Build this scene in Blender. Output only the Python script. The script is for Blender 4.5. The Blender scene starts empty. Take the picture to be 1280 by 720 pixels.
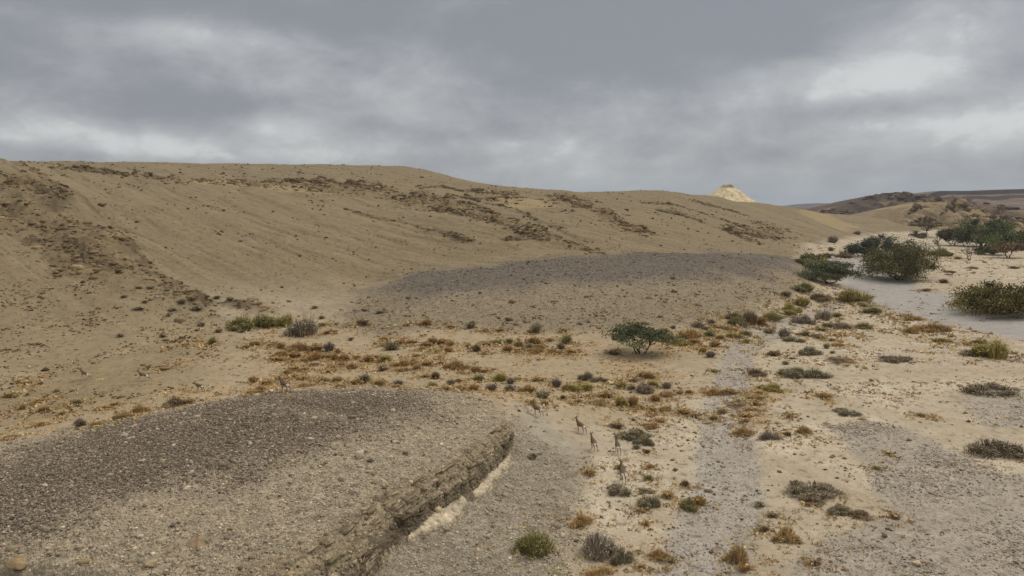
import bpy, math, random
import numpy as np

# ------------------------------------------------------------------ camera, sky, sun, exposure
scene = bpy.context.scene
COL = scene.collection
CAM_H, FPX, PITCH = 12.0, 900.0, math.atan(98.0/900.0)
cam_data = bpy.data.cameras.new('camera')
cam = bpy.data.objects.new('camera', cam_data)
COL.objects.link(cam)
cam.location = (0, 0, CAM_H)
cam.rotation_euler = (math.pi/2 - PITCH, 0, 0)
cam_data.sensor_width = 36.0
cam_data.lens = FPX/1280.0*36.0
cam_data.clip_start = 0.5
cam_data.clip_end = 30000.0
scene.camera = cam
scene.view_settings.view_transform = 'Standard'
scene.view_settings.look = 'None'
scene.view_settings.gamma = 1.0
scene.view_settings.exposure = EXPOSURE = 0.2
scene.cycles.use_denoising = True
scene.cycles.denoiser = 'OPENIMAGEDENOISE'
scene.cycles.denoising_input_passes = 'RGB_ALBEDO_NORMAL'
scene.cycles.denoising_prefilter = 'ACCURATE'
scene.cycles.max_bounces = 4
scene.cycles.diffuse_bounces = 2

SUN_EL, SUN_AZ = 52.0, 62.0         # azimuth clockwise from the view direction (+Y)
world = bpy.data.worlds.new('World')
scene.world = world
world.use_nodes = True
wt = world.node_tree
wt.nodes.clear()
def WN(t, **kw):
    n = wt.nodes.new(t)
    for k, v in kw.items(): setattr(n, k, v)
    return n
def wl(a, b): wt.links.new(a, b)
def wmath(op, a, b=None, c=None, clamp=False):
    n = WN('ShaderNodeMath', operation=op); n.use_clamp = clamp
    for i, x in enumerate((a, b, c)):
        if x is None: continue
        if isinstance(x, (int, float)): n.inputs[i].default_value = x
        else: wl(x, n.inputs[i])
    return n.outputs[0]
def wmix(f, a, b):
    n = WN('ShaderNodeMix', data_type='RGBA')
    for s, x in ((n.inputs[0], f), (n.inputs[6], a), (n.inputs[7], b)):
        if isinstance(x, (int, float)): s.default_value = x
        elif isinstance(x, tuple): s.default_value = (*x, 1)
        else: wl(x, s)
    return n.outputs[2]
def wramp(f, lo, hi):
    n = WN('ShaderNodeMapRange', interpolation_type='SMOOTHSTEP')
    wl(f, n.inputs[0]); n.inputs[1].default_value = lo; n.inputs[2].default_value = hi
    return n.outputs[0]
tc = WN('ShaderNodeTexCoord')
sep = WN('ShaderNodeSeparateXYZ'); wl(tc.outputs['Generated'], sep.inputs[0])
dx, dy, dz = sep.outputs
elev = wmath('MAXIMUM', dz, 0.0)
inv = wmath('DIVIDE', 1.0, wmath('ADD', elev, 0.085))
comb = WN('ShaderNodeCombineXYZ')
wl(wmath('MULTIPLY', dx, inv), comb.inputs[0]); wl(wmath('MULTIPLY', dy, inv), comb.inputs[1])
def wnoise(scale, detail, rough, w, dist=0.0, vec=None):
    n = WN('ShaderNodeTexNoise', noise_dimensions='4D')
    wl(vec if vec is not None else comb.outputs[0], n.inputs['Vector'])
    n.inputs['W'].default_value = w; n.inputs['Scale'].default_value = scale
    n.inputs['Detail'].default_value = detail; n.inputs['Roughness'].default_value = rough
    n.inputs['Distortion'].default_value = dist
    return n.outputs[0]
az = wmath('ARCTAN2', dx, dy)
def blob(u, v, su, sv):               # a broad soft region of the sky round one direction
    a0 = math.atan((u-640)/FPX); e0 = math.sin(math.atan((262-v)/FPX))
    a = wmath('DIVIDE', wmath('SUBTRACT', az, a0), su/FPX)
    e = wmath('DIVIDE', wmath('SUBTRACT', dz, e0), sv/FPX)
    d = wmath('ADD', wmath('MULTIPLY', a, a), wmath('MULTIPLY', e, e))
    return wmath('EXPONENT', wmath('MULTIPLY', d, -1.0))
SKY_BLOBS = [(1085, 85, 120, 34, .15), (1240, 85, 100, 40, .10), (1215, 170, 100, 22, .26), (1085, 118, 75, 18, .16), (1150, 190, 130, 22, .12), (980, 130, 120, 26, .10), (490, 140, 95, 22, .20), (640, 185, 80, 16, .10), (60, 182, 150, 16, .24), (250, 196, 110, 14, .22),
             (345, 168, 50, 16, .22), (480, 186, 50, 18, .14), (200, 70, 90, 24, .16), (330, 70, 90, 22, .12), (600, 14, 70, 18, .12), (130, 130, 60, 14, .08), (40, 98, 110, 26, -.10),
             (820, 16, 240, 40, -.40), (700, 60, 120, 30, -.20), (960, 72, 90, 20, -.18), (300, 140, 140, 16, -.16), (150, 28, 160, 32, -.22), (420, 40, 160, 30, -.14), (1060, 152, 110, 12, -.14),
             (900, 235, 300, 26, .02), (840, 100, 70, 24, -.12), (1160, 20, 160, 24, -.06)]
shift = None
for u, v, su, sv, k in SKY_BLOBS:
    b = wmath('MULTIPLY', blob(u, v, su, sv), k)
    shift = b if shift is None else wmath('ADD', shift, b)
comb2 = WN('ShaderNodeCombineXYZ'); wl(dx, comb2.inputs[0]); wl(dy, comb2.inputs[1]); wl(wmath('MULTIPLY', dz, 1.75), comb2.inputs[2])
n1 = wnoise(5.2, 9, 0.60, 3.1, 0.35, comb2.outputs[0])
n2 = wnoise(0.9, 7, 0.55, 7.7, 0.3)
n3 = wnoise(13.0, 9, 0.62, 2.7, 0.35, comb2.outputs[0])
nn = wmath('ADD', wmath('ADD', wmath('MULTIPLY', n1, 0.62), wmath('MULTIPLY', n2, 0.18)), wmath('MULTIPLY', n3, 0.46))
val = wmath('ADD', wmath('SUBTRACT', nn, 0.22), shift)
lum = wramp(val, 0.22, 0.80)
cloud = wmix(lum, (0.236, 0.243, 0.263), (0.50, 0.512, 0.512))
# billowed, sharper upper edges where a cloud top catches light
e1 = wramp(wmath('ADD', val, wmath('MULTIPLY', wmath('SUBTRACT', wnoise(17, 8, .62, 1.2, .7, comb2.outputs[0]), .5), 0.52)), 0.56, 0.72)
cloud = wmix(wmath('MULTIPLY', e1, 0.55), cloud, (0.60, 0.61, 0.60))
# bluish murk low over the far right horizon
low = wmath('MULTIPLY', wramp(elev, 0.075, 0.0), wramp(az, -0.20, 0.22))
cloud = wmix(wmath('MULTIPLY', low, 0.6), cloud, (0.285, 0.325, 0.37))
zen = wramp(elev, 0.27, 0.85)          # an overcast sky is brightest overhead
bright = wmath('ADD', 1.0, wmath('MULTIPLY', zen, ZENITH:=1.5))
sky = WN('ShaderNodeTexSky', sky_type='NISHITA', sun_disc=False)
sky.sun_elevation = math.radians(SUN_EL); sky.sun_rotation = math.radians(SUN_AZ)
sc10 = WN('ShaderNodeVectorMath', operation='SCALE'); wl(cloud, sc10.inputs[0]); wl(wmath('MULTIPLY', bright, 10.0), sc10.inputs[3])
final = wmix(0.94, sky.outputs[0], sc10.outputs[0])
bg = WN('ShaderNodeBackground'); wl(final, bg.inputs[0]); bg.inputs[1].default_value = 0.1
out = WN('ShaderNodeOutputWorld'); wl(bg.outputs[0], out.inputs[0])

sun_data = bpy.data.lights.new('sun', 'SUN')
sun = bpy.data.objects.new('sun', sun_data); COL.objects.link(sun)
sun_data.energy = 1.2; sun_data.angle = math.radians(24); sun_data.color = (1.0, 0.96, 0.91)
sun.rotation_euler = (math.radians(90-SUN_EL), 0, math.radians(180-SUN_AZ))
sun.location = (60, 40, 120)

# ------------------------------------------------------------------ helpers
rng = np.random.default_rng(11)
def lin(r, g, b):
    f = lambda c: (c/12.92 if c <= .04045 else ((c+.055)/1.055)**2.4)
    return np.array([f(r/255.), f(g/255.), f(b/255.)])
def ray(u, v):
    x, y = (u-640)/FPX, (360-v)/FPX
    c, s = math.cos(PITCH), math.sin(PITCH)
    return np.array([x, c + y*s, -s + y*c])
def at_depth(u, v, D):
    d = ray(u, v); return d*(D/d[1]) + np.array([0, 0, CAM_H])
def at_height(u, v, z=0.0):
    d = ray(u, v); return d*((z-CAM_H)/d[2]) + np.array([0, 0, CAM_H])

_perm = np.random.default_rng(5).permutation(512).astype(np.int64)
_perm = np.concatenate([_perm, _perm])
_g = np.random.default_rng(6).uniform(0, 2*np.pi, 512)
_gx, _gy = np.cos(_g).astype(np.float32), np.sin(_g).astype(np.float32)
def perlin(x, y, seed=0):
    x = np.asarray(x, float) + seed*17.37; y = np.asarray(y, float) + seed*9.71
    xi = np.floor(x).astype(np.int64); yi = np.floor(y).astype(np.int64)
    xf = (x-xi).astype(np.float32); yf = (y-yi).astype(np.float32)
    def g(ix, iy, fx, fy):
        h = _perm[(_perm[ix & 511] + iy) & 511]
        return _gx[h]*fx + _gy[h]*fy
    u = xf*xf*xf*(xf*(xf*6-15)+10); w = yf*yf*yf*(yf*(yf*6-15)+10)
    a = g(xi, yi, xf, yf); b = g(xi+1, yi, xf-1, yf)
    c = g(xi, yi+1, xf, yf-1); d = g(xi+1, yi+1, xf-1, yf-1)
    return ((a + u*(b-a)) + w*((c + u*(d-c)) - (a + u*(b-a))))*1.5
def fbm(x, y, scale, octs=4, rough=.5, seed=0):
    s = 0; a = 1.0; t = 0
    for o in range(octs):
        s = s + a*perlin(x/scale, y/scale, seed+o); t += a; a *= rough; scale /= 2.03
    return s/t
def sstep(a, b, x):
    t = np.clip((x-a)/(b-a), 0, 1); return t*t*(3-2*t)
def poly_dist(X, Y, pts):
    """distance to an open polyline, sign (+ on its left), and arc parameter 0..1"""
    best = np.full(X.shape, 1e18); sg = np.zeros(X.shape); tt = np.zeros(X.shape)
    L = np.hypot(*(np.diff(np.array(pts), axis=0).T)); cum = np.concatenate([[0], np.cumsum(L)])
    for i in range(len(pts)-1):
        ax, ay = pts[i]; bx, by = pts[i+1]; ex, ey = bx-ax, by-ay; l2 = ex*ex+ey*ey
        t = np.clip(((X-ax)*ex + (Y-ay)*ey)/l2, 0, 1)
        d2 = (X-ax-t*ex)**2 + (Y-ay-t*ey)**2
        m = d2 < best
        best = np.where(m, d2, best)
        sg = np.where(m, np.sign(ex*(Y-ay) - ey*(X-ax)), sg)
        tt = np.where(m, (cum[i]+t*L[i])/cum[-1], tt)
    return np.sqrt(best), sg, tt
def in_poly(X, Y, pts):
    ins = np.zeros(X.shape, bool); n = len(pts)
    for i in range(n):
        ax, ay = pts[i]; bx, by = pts[(i+1) % n]
        if ay == by: continue
        ins ^= ((ay > Y) != (by > Y)) & (X < (bx-ax)*(Y-ay)/(by-ay)+ax)
    return ins
def poly_sdf(X, Y, pts):              # positive inside
    d, _, _ = poly_dist(X, Y, list(pts)+[pts[0]])
    return np.where(in_poly(X, Y, pts), d, -d)

def tag(o, label, cat, group=None, kind=None):
    if label: o['label'] = label
    if cat: o['category'] = cat
    if group: o['group'] = group
    if kind: o['kind'] = kind
    return o
def mesh_np(name, V, F, mats, col=None, smooth=False, extra=None):
    V = np.asarray(V, np.float32); F = np.asarray(F, np.int32)
    me = bpy.data.meshes.new(name)
    n, k = F.shape
    me.vertices.add(len(V)); me.vertices.foreach_set('co', V.ravel())
    me.loops.add(n*k); me.loops.foreach_set('vertex_index', F.ravel())
    me.polygons.add(n)
    me.polygons.foreach_set('loop_start', np.arange(0, n*k, k, dtype=np.int32))
    me.polygons.foreach_set('loop_total', np.full(n, k, np.int32))
    if smooth: me.polygons.foreach_set('use_smooth', np.ones(n, bool))
    me.update(calc_edges=True)
    if col is not None:
        a = me.color_attributes.new('tint', 'FLOAT_COLOR', 'POINT')
        c = np.ones((len(V), 4), np.float32); c[:, :3] = col
        a.data.foreach_set('color', c.ravel())
    for key, arr in (extra or {}).items():
        a = me.attributes.new(key, 'FLOAT', 'POINT'); a.data.foreach_set('value', np.asarray(arr, np.float32).ravel())
    for m in (mats if isinstance(mats, (list, tuple)) else [mats]): me.materials.append(m)
    return me
def link(name, me, parent=None, loc=None):
    o = bpy.data.objects.new(name, me); COL.objects.link(o)
    if parent is not None: o.parent = parent
    if loc is not None: o.location = loc
    return o

# ------------------------------------------------------------------ materials
def new_mat(name):
    m = bpy.data.materials.new(name); m.use_nodes = True
    nt = m.node_tree; b = nt.nodes['Principled BSDF']
    b.inputs['Roughness'].default_value = 0.95
    b.inputs['Specular IOR Level'].default_value = 0.12
    return m, nt, b
def tint_mat(name, scale, amt, bump=0.0):
    """base colour from the mesh's own colour attribute, mottled by object-space noise"""
    m, nt, b = new_mat(name); N = nt.nodes; L = nt.links
    at = N.new('ShaderNodeAttribute'); at.attribute_name = 'tint'
    t = N.new('ShaderNodeTexCoord'); nz = N.new('ShaderNodeTexNoise')
    L.new(t.outputs['Object'], nz.inputs['Vector'])
    nz.inputs['Scale'].default_value = scale; nz.inputs['Detail'].default_value = 4
    mr = N.new('ShaderNodeMapRange'); L.new(nz.outputs[0], mr.inputs[0])
    mr.inputs[1].default_value = .25; mr.inputs[2].default_value = .75
    mr.inputs[3].default_value = 1-amt; mr.inputs[4].default_value = 1+amt
    vm = N.new('ShaderNodeVectorMath'); vm.operation = 'SCALE'
    L.new(at.outputs['Color'], vm.inputs[0]); L.new(mr.outputs[0], vm.inputs[3])
    L.new(vm.outputs[0], b.inputs['Base Color'])
    if bump:
        bp = N.new('ShaderNodeBump'); bp.inputs['Strength'].default_value = .6; bp.inputs['Distance'].default_value = bump
        L.new(nz.outputs[0], bp.inputs['Height']); L.new(bp.outputs[0], b.inputs['Normal'])
    return m
M_STONE = tint_mat('stone', 9.0, .22, .03)
M_ROCK = tint_mat('far_rock', 0.35, .18, .8)
M_LEAF = tint_mat('foliage', 3.0, .22)
M_BARK = tint_mat('bark', 14.0, .3, .02)
M_HIDE = tint_mat('hide', 20.0, .12)
def ground_material():
    m, nt, b = new_mat('ground_earth'); N = nt.nodes; L = nt.links
    b.inputs['Specular IOR Level'].default_value = 0.05
    at = N.new('ShaderNodeAttribute'); at.attribute_name = 'tint'
    gv = N.new('ShaderNodeAttribute'); gv.attribute_name = 'gravel'
    geo = N.new('ShaderNodeNewGeometry')
    def noise(s, d, r=.6):
        n = N.new('ShaderNodeTexNoise'); L.new(geo.outputs['Position'], n.inputs['Vector'])
        n.inputs['Scale'].default_value = s; n.inputs['Detail'].default_value = d; n.inputs['Roughness'].default_value = r
        return n.outputs[0]
    def mrange(f, a, c, lo, hi):
        n = N.new('ShaderNodeMapRange'); L.new(f, n.inputs[0])
        for i, x in enumerate((a, c, lo, hi)):
            if isinstance(x, (int, float)): n.inputs[i+1].default_value = x
            else: L.new(x, n.inputs[i+1])
        return n.outputs[0]
    def math2(op, a, c):
        n = N.new('ShaderNodeMath'); n.operation = op
        for i, x in enumerate((a, c)):
            if isinstance(x, (int, float)): n.inputs[i].default_value = x
            else: L.new(x, n.inputs[i])
        return n.outputs[0]
    nf = noise(7.0, 6, .7); nm = noise(0.9, 5)
    vo = N.new('ShaderNodeTexVoronoi'); L.new(geo.outputs['Position'], vo.inputs['Vector']); vo.inputs['Scale'].default_value = 8.5
    vsep = N.new('ShaderNodeSeparateColor'); L.new(vo.outputs['Color'], vsep.inputs[0])
    vo2 = N.new('ShaderNodeTexVoronoi'); L.new(geo.outputs['Position'], vo2.inputs['Vector']); vo2.inputs['Scale'].default_value = 3.1
    vsep2 = N.new('ShaderNodeSeparateColor'); L.new(vo2.outputs['Color'], vsep2.inputs[0])
    f1 = mrange(nf, .28, .72, .80, 1.20); f2 = mrange(nm, .28, .72, .88, 1.12)
    peb = mrange(vsep.outputs[0], 0, 1, .74, 1.28); peb2 = mrange(vsep2.outputs[1], 0, 1, .85, 1.15)
    pf = math2('ADD', 1.0, math2('MULTIPLY', math2('SUBTRACT', math2('MULTIPLY', peb, peb2), 1.0), gv.outputs['Fac']))
    tot = math2('MULTIPLY', math2('MULTIPLY', f1, f2), pf)
    vm = N.new('ShaderNodeVectorMath'); vm.operation = 'SCALE'
    L.new(at.outputs['Color'], vm.inputs[0]); L.new(tot, vm.inputs[3])
    L.new(vm.outputs[0], b.inputs['Base Color'])
    hgt = math2('ADD', math2('MULTIPLY', nf, .05), math2('MULTIPLY', math2('MULTIPLY', vo.outputs['Distance'], gv.outputs['Fac']), -.35))
    bp = N.new('ShaderNodeBump'); bp.inputs['Strength'].default_value = .55; bp.inputs['Distance'].default_value = .6
    L.new(hgt, bp.inputs['Height']); L.new(bp.outputs[0], b.inputs['Normal'])
    return m
M_GROUND = ground_material()
def haze_box():
    m = bpy.data.materials.new('haze_air'); m.use_nodes = True; nt = m.node_tree; nt.nodes.clear()
    v = nt.nodes.new('ShaderNodeVolumePrincipled'); o = nt.nodes.new('ShaderNodeOutputMaterial'); nt.links.new(v.outputs[0], o.inputs['Volume'])
    v.inputs['Color'].default_value = (.86, .92, 1.0, 1); v.inputs['Density'].default_value = HAZE; v.inputs['Anisotropy'].default_value = 0.2
    s, z0, z1 = 6600., -14., 95.
    V = [(x, y, z) for x in (-s, s) for y in (-s, s) for z in (z0, z1)]
    F = [(0, 1, 3, 2), (4, 6, 7, 5), (0, 4, 5, 1), (2, 3, 7, 6), (0, 2, 6, 4), (1, 5, 7, 3)]
    me = bpy.data.meshes.new('haze'); me.from_pydata(V, [], F); me.materials.append(m); ob = bpy.data.objects.new('haze', me); COL.objects.link(ob)
    ob['label'] = 'thin pale haze in the air over the whole valley'; ob['category'] = 'haze'; ob['kind'] = 'stuff'
HAZE = 0.00013
haze_box()
# ------------------------------------------------------------------ the terrain: one height field for valley floor, hillside, terraces and wash
ctrl = []          # (x, y, z)
def cd(u, *vd):
    for v, D in vd: ctrl.append(tuple(at_depth(u, v, D)))
def cz(*uvz):
    for u, v, z in uvz: ctrl.append(tuple(at_height(u, v, z)))
# left hillside, column by column from toe to skyline
cd(0, (535, 40), (480, 50), (440, 58), (400, 67), (350, 78), (300, 92), (250, 108), (215, 122), (206, 128))
cd(70, (480, 51), (440, 59), (400, 69), (350, 81), (300, 95), (260, 108), (240, 116), (225, 134), (212, 153), (208, 165))
cd(130, (520, 40), (470, 52), (420, 63), (380, 73), (330, 86), (290, 100), (283, 108), (250, 130), (225, 152), (217, 162))
cd(200, (500, 44), (450, 56), (410, 66), (370, 78), (345, 88), (300, 105), (260, 126), (235, 150), (226, 162))
cd(300, (460, 54), (425, 63), (405, 70), (370, 82), (330, 99), (290, 120), (260, 142), (240, 158), (233, 168))
cd(400, (440, 60), (420, 67), (400, 74), (365, 88), (330, 104), (290, 128), (262, 150), (246, 166), (240, 178))
for u, v, D in ((0, 203.5, 265), (70, 204, 270), (130, 204, 275), (200, 204, 278), (300, 205, 282), (400, 207, 288), (470, 209, 290), (520, 211, 290)):
    ctrl.append(tuple(at_depth(u, v, D)))
cd(130, (214, 185)); cd(200, (220, 195)); cd(300, (225, 200)); cd(400, (231, 205)); cd(0, (204.5, 190)); cd(70, (206.5, 200))
cd(470, (440, 60), (420, 68), (352, 98), (310, 120), (275, 147), (252, 168), (240, 190), (225, 225))
cd(535, (330, 108), (300, 130), (270, 158), (250, 185), (233, 215), (221, 255), (213, 285))
cd(565, (222, 265))
cd(600, (333, 104), (310, 122), (285, 145), (262, 175), (245, 208), (232, 245))
cd(650, (325, 110), (300, 135), (275, 165), (255, 200), (235, 250))
cd(700, (305, 130), (285, 155), (265, 190), (250, 222), (238, 258))
cd(750, (312, 122), (295, 145), (275, 180), (258, 218), (243.5, 262))
cd(785, (240, 272)); cd(830, (240.5, 280))
cd(800, (305, 140), (285, 172), (265, 212), (250, 248))
cd(850, (300, 155), (280, 192), (262, 235), (248, 270), (242.5, 287))
cd(900, (308, 170), (290, 208), (270, 252), (255, 292), (247, 312))
cd(950, (308, 198), (290, 242), (272, 287), (260, 327), (254.5, 342))
cd(1000, (306, 227), (290, 265), (276, 307), (265, 342), (261, 357))
cd(1040, (303, 255), (292, 292), (280, 322), (271, 352))
cd(1080, (292.5, 346), (297, 305)); cd(1120, (295, 325))
def behind(u, v, D, f, kz):
    p = at_depth(u, v, D); ctrl.append((p[0]*f, p[1]*f, p[2]*kz))
for u, v, D in ((0, 204, 265), (130, 205, 275), (300, 205, 282), (470, 209, 290)):
    behind(u, v, D, 1.35, 1.0); behind(u, v, D, 2.2, 1.0)
for u, v, D in ((600, 232, 245), (700, 238, 258), (785, 240, 272), (850, 242.5, 287), (900, 247, 312), (950, 254.5, 342), (1000, 261, 357), (1040, 271, 352)):
    behind(u, v, D, 1.3, .72); behind(u, v, D, 1.9, .3)
# far gravel terrace
cd(440, (405, 71)); cz((450, 412, .5), (500, 415, .4), (600, 412, .45), (700, 413, .4), (800, 413, .35), (860, 408, .4), (930, 394, .45), (980, 375, .45), (1008, 352, .5))
cd(500, (385, 77), (355, 90), (342, 99)); cd(600, (390, 75), (370, 80), (354, 86), (341, 95))
cd(700, (390, 75), (370, 80), (350, 87), (335, 95), (324, 107)); cd(800, (390, 76), (366, 82), (348, 89), (331, 100), (319.5, 113))
cd(860, (385, 78), (361, 85), (345, 92), (330, 103), (317.5, 119)); cd(930, (370, 86), (351, 94), (338, 104), (325, 122), (319.5, 134))
cd(980, (354, 100), (340, 110), (328, 126), (322, 138)); cd(1000, (338, 126), (327, 138))
p = at_depth(860, 317.5, 119); ctrl.append((p[0]*1.1, p[1]*1.1, 4.0))
p = at_depth(930, 319.5, 134); ctrl.append((p[0]*1.1, p[1]*1.1, 2.7))
p = at_depth(985, 322, 138); ctrl.append((p[0]*1.1, p[1]*1.1, 1.3))
# near gravel terrace (back edge, crown, foot of the cut, apron)
cz((0, 560, 2.0), (200, 515, 2.2), (330, 491, 2.3), (420, 487, 2.25), (480, 488, 2.1), (560, 491, 1.75), (640, 504, 1.1), (690, 520, .45))
for u, v, z in ((0, 560, 2.0), (200, 515, 2.2), (330, 491, 2.3), (480, 488, 2.1), (600, 496, 1.5)):
    p = at_height(u, v, z); ctrl.append((p[0]*1.24, p[1]*1.24, .15))
cz((100, 600, 2.55), (300, 560, 2.5), (450, 530, 2.25), (560, 530, 1.65), (0, 720, 2.4), (200, 720, 2.0), (380, 690, 1.3), (470, 620, 1.45), (560, 565, 1.3), (620, 530, 1.0))
cz((505, 672, .95), (590, 625, .8), (640, 575, .7), (430, 722, 1.05), (560, 690, .5), (640, 640, .42), (690, 590, .33), (735, 555, .05), (728, 620, .08), (705, 690, .08), (640, 735, .15))
# valley floor
cz((760, 500, 0), (700, 470, 0), (620, 470, 0.05), (560, 455, .1), (500, 450, .15), (800, 600, 0), (800, 700, 0), (900, 550, 0), (1000, 620, .05), (1100, 560, .1), (1200, 500, .1),
   (1250, 620, .15), (1100, 450, .05), (950, 430, 0), (860, 450, 0), (700, 440, .05), (600, 430, .1), (1280, 430, .1), (1180, 370, .1), (1270, 340, .1), (1100, 330, 0), (1240, 318, .1), (1060, 312, .3), (1150, 305, .2), (1200, 720, .1), (1000, 720, 0), (780, 430, .05))
for x, y in ((-30, 5), (-12, 8), (0, 6), (12, 8), (30, 10), (60, 20), (60, 60), (110, 60), (180, 60), (130, 130), (220, 160), (300, 250), (260, 400), (160, 450), (400, 500), (60, -10), (500, 200), (150, 650), (350, 900), (700, 800), (900, 2500), (2500, 2500), (2500, 500)):
    ctrl.append((x, y, 0.1))
for x, y, z in ((-90, 20, 3), (-160, 60, 14), (-60, 10, 1), (-300, 100, 26), (-600, 300, 30), (-900, 1500, 26), (-300, 2500, 15), (300, 3500, 3), (-35, 22, .4)):
    ctrl.append((x, y, z))
ctrl = np.array(ctrl)
def warp(x, y):
    a = np.arctan2(x, y + 6.0); r = np.hypot(x, y + 6.0)
    return np.stack([a*1.3, np.log(r)], -1)
def tps_fit(P, z, lam=2e-5):
    n = len(P)
    d2 = ((P[:, None]-P[None])**2).sum(-1)
    K = np.where(d2 > 0, .5*d2*np.log(np.maximum(d2, 1e-20)), 0) + lam*np.eye(n)
    A = np.zeros((n+3, n+3)); Q = np.hstack([np.ones((n, 1)), P])
    A[:n, :n] = K; A[:n, n:] = Q; A[n:, :n] = Q.T
    return np.linalg.solve(A, np.concatenate([z, np.zeros(3)]))
CP = warp(ctrl[:, 0], ctrl[:, 1]); CW = tps_fit(CP, ctrl[:, 2])
def base_height(X, Y):
    sh = X.shape; P = warp(X.ravel(), Y.ravel()); o = np.empty(len(P)); n = len(CP)
    for i in range(0, len(P), 60000):
        Q = P[i:i+60000].astype(np.float32); C = CP.astype(np.float32)
        d2 = (Q[:, 0:1]-C[None, :, 0])**2 + (Q[:, 1:2]-C[None, :, 1])**2
        o[i:i+60000] = (.5*d2*np.log(np.maximum(d2, 1e-12))) @ CW[:n].astype(np.float32) + CW[n] + Q @ CW[n+1:]
    return o.reshape(sh)

# polar sampling: fine where the valley and hillside are, coarse at the edges and far away
def rows():
    r = [3.0]
    while r[-1] < 6000:
        x = r[-1]
        if x < 15: d = .8
        elif x < 420: d = max(.03, min(1.15e-4*x*x*(.60 if x < 40 else 1.15), .0042*x))
        else: d = .02*x
        r.append(x+d)
    return np.array(r)
RR = rows()
AZ = np.concatenate([np.linspace(-1.25, -.70, 130, endpoint=False), np.linspace(-.70, .70, 1180, endpoint=False), np.linspace(.70, 1.25, 110)])
A2, R2 = np.meshgrid(AZ, RR)
X = R2*np.sin(A2); Y = R2*np.cos(A2)
ZB = base_height(X, Y)

def sample(grid, x, y):
    a = np.arctan2(x, y); r = np.hypot(x, y)
    i = np.clip(np.searchsorted(RR, r)-1, 0, len(RR)-2); j = np.clip(np.searchsorted(AZ, a)-1, 0, len(AZ)-2)
    fr = np.clip((r-RR[i])/(RR[i+1]-RR[i]), 0, 1); fa = np.clip((a-AZ[j])/(AZ[j+1]-AZ[j]), 0, 1)
    return (grid[i, j]*(1-fr)*(1-fa) + grid[i+1, j]*fr*(1-fa) + grid[i, j+1]*(1-fr)*fa + grid[i+1, j+1]*fr*fa)
def hit(u, v, grid=None):
    grid = ZB if grid is None else grid
    d = ray(u, v); hz = math.hypot(d[0], d[1]); a = math.atan2(d[0], d[1])
    j = int(np.clip(np.searchsorted(AZ, a)-1, 0, len(AZ)-2)); fa = (a-AZ[j])/(AZ[j+1]-AZ[j])
    col = grid[:, j]*(1-fa) + grid[:, j+1]*fa
    zr = CAM_H + RR*d[2]/hz
    below = np.nonzero((zr < col) & (RR > 12))[0]
    if len(below) == 0: return None
    k = below[0]
    g0 = zr[k-1]-col[k-1]; g1 = zr[k]-col[k]
    r = RR[k-1] + (RR[k]-RR[k-1])*(g0/(g0-g1) if g0 != g1 else 0)
    return np.array([r*math.sin(a), r*math.cos(a), CAM_H + r*d[2]/hz])
def W(*uv, z=None):
    o = []
    for u, v in uv:
        p = hit(u, v) if z is None else at_height(u, v, z)
        if p is not None: o.append((p[0], p[1]))
    return o
def near_mask(pts, pad):
    p = np.array(pts)
    return np.nonzero((X > p[:, 0].min()-pad) & (X < p[:, 0].max()+pad) & (Y > p[:, 1].min()-pad) & (Y < p[:, 1].max()+pad))
def local_sdf(pts, pad):
    d = np.full(X.shape, -pad, float); m = near_mask(pts, pad); d[m] = poly_sdf(X[m], Y[m], pts); return np.maximum(d, -pad)

# warped coordinates keep every painted border irregular
wxn = fbm(X, Y, 9, 4, .55, 30); wyn = fbm(X, Y, 2.2, 4, .6, 40)
Z = ZB.copy()
rock = np.zeros(X.shape); gravel = np.zeros(X.shape)

# --- rocky zones on the hillside (regions where bedrock crops out)
ZONES = [
 [(-20, 215), (40, 224), (74, 240), (72, 255), (45, 275), (30, 300), (-20, 290)],
 [(25, 268), (70, 262), (95, 272), (132, 284), (168, 308), (200, 343), (252, 374), (284, 396), (268, 403), (215, 380), (165, 350), (110, 352), (60, 332), (28, 302)],
 [(475, 243), (520, 240), (562, 249), (612, 263), (660, 285), (692, 299), (748, 315), (738, 320), (690, 310), (640, 293), (580, 276), (520, 263), (478, 251)],
 [(685, 246), (705, 243), (742, 252), (757, 264), (792, 280), (815, 293), (797, 294), (768, 286), (742, 268), (700, 259)],
 [(130, 216), (240, 226), (330, 227), (420, 228), (505, 238), (480, 246), (400, 241), (330, 233), (230, 231)],
 [(590, 240), (640, 238), (655, 247), (640, 256), (600, 250)],
 [(285, 372), (345, 383), (345, 396), (300, 396), (275, 384)],
 [(900, 285), (960, 278), (990, 290), (940, 302)],
]
for zn in ZONES:
    pts = W(*zn)
    if len(pts) < 3: continue
    d = local_sdf(pts, 25)
    sc_ = max(2.0, np.mean([math.hypot(*p) for p in pts])*.03)
    rock = np.maximum(rock, sstep(-.5, 1.0, d/sc_ + wxn*1.2 + wyn*.7))
R3 = np.hypot(X, Y)
rid = 1-np.abs(fbm(X, Y, 5, 5, .6, 50))*2.4
blocks = fbm(X, Y, 2.6, 4, .66, 61)
zz_ = Z + fbm(X, Y, 16, 3, .5, 66)*2.6 + .35*blocks
terr = np.round(zz_*1.25)/1.25 - zz_
strata = np.abs(((Z*1.15 + fbm(X, Y, 18, 3, .5, 70)*2.2) % 1.0) - .5)*2
Z += rock*(np.clip(rid, -.3, 1)*.30 + fbm(X, Y, 4.5, 3, .55, 61)*1.15 - .1)*np.clip(R3/110, .6, 1.7)
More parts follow.
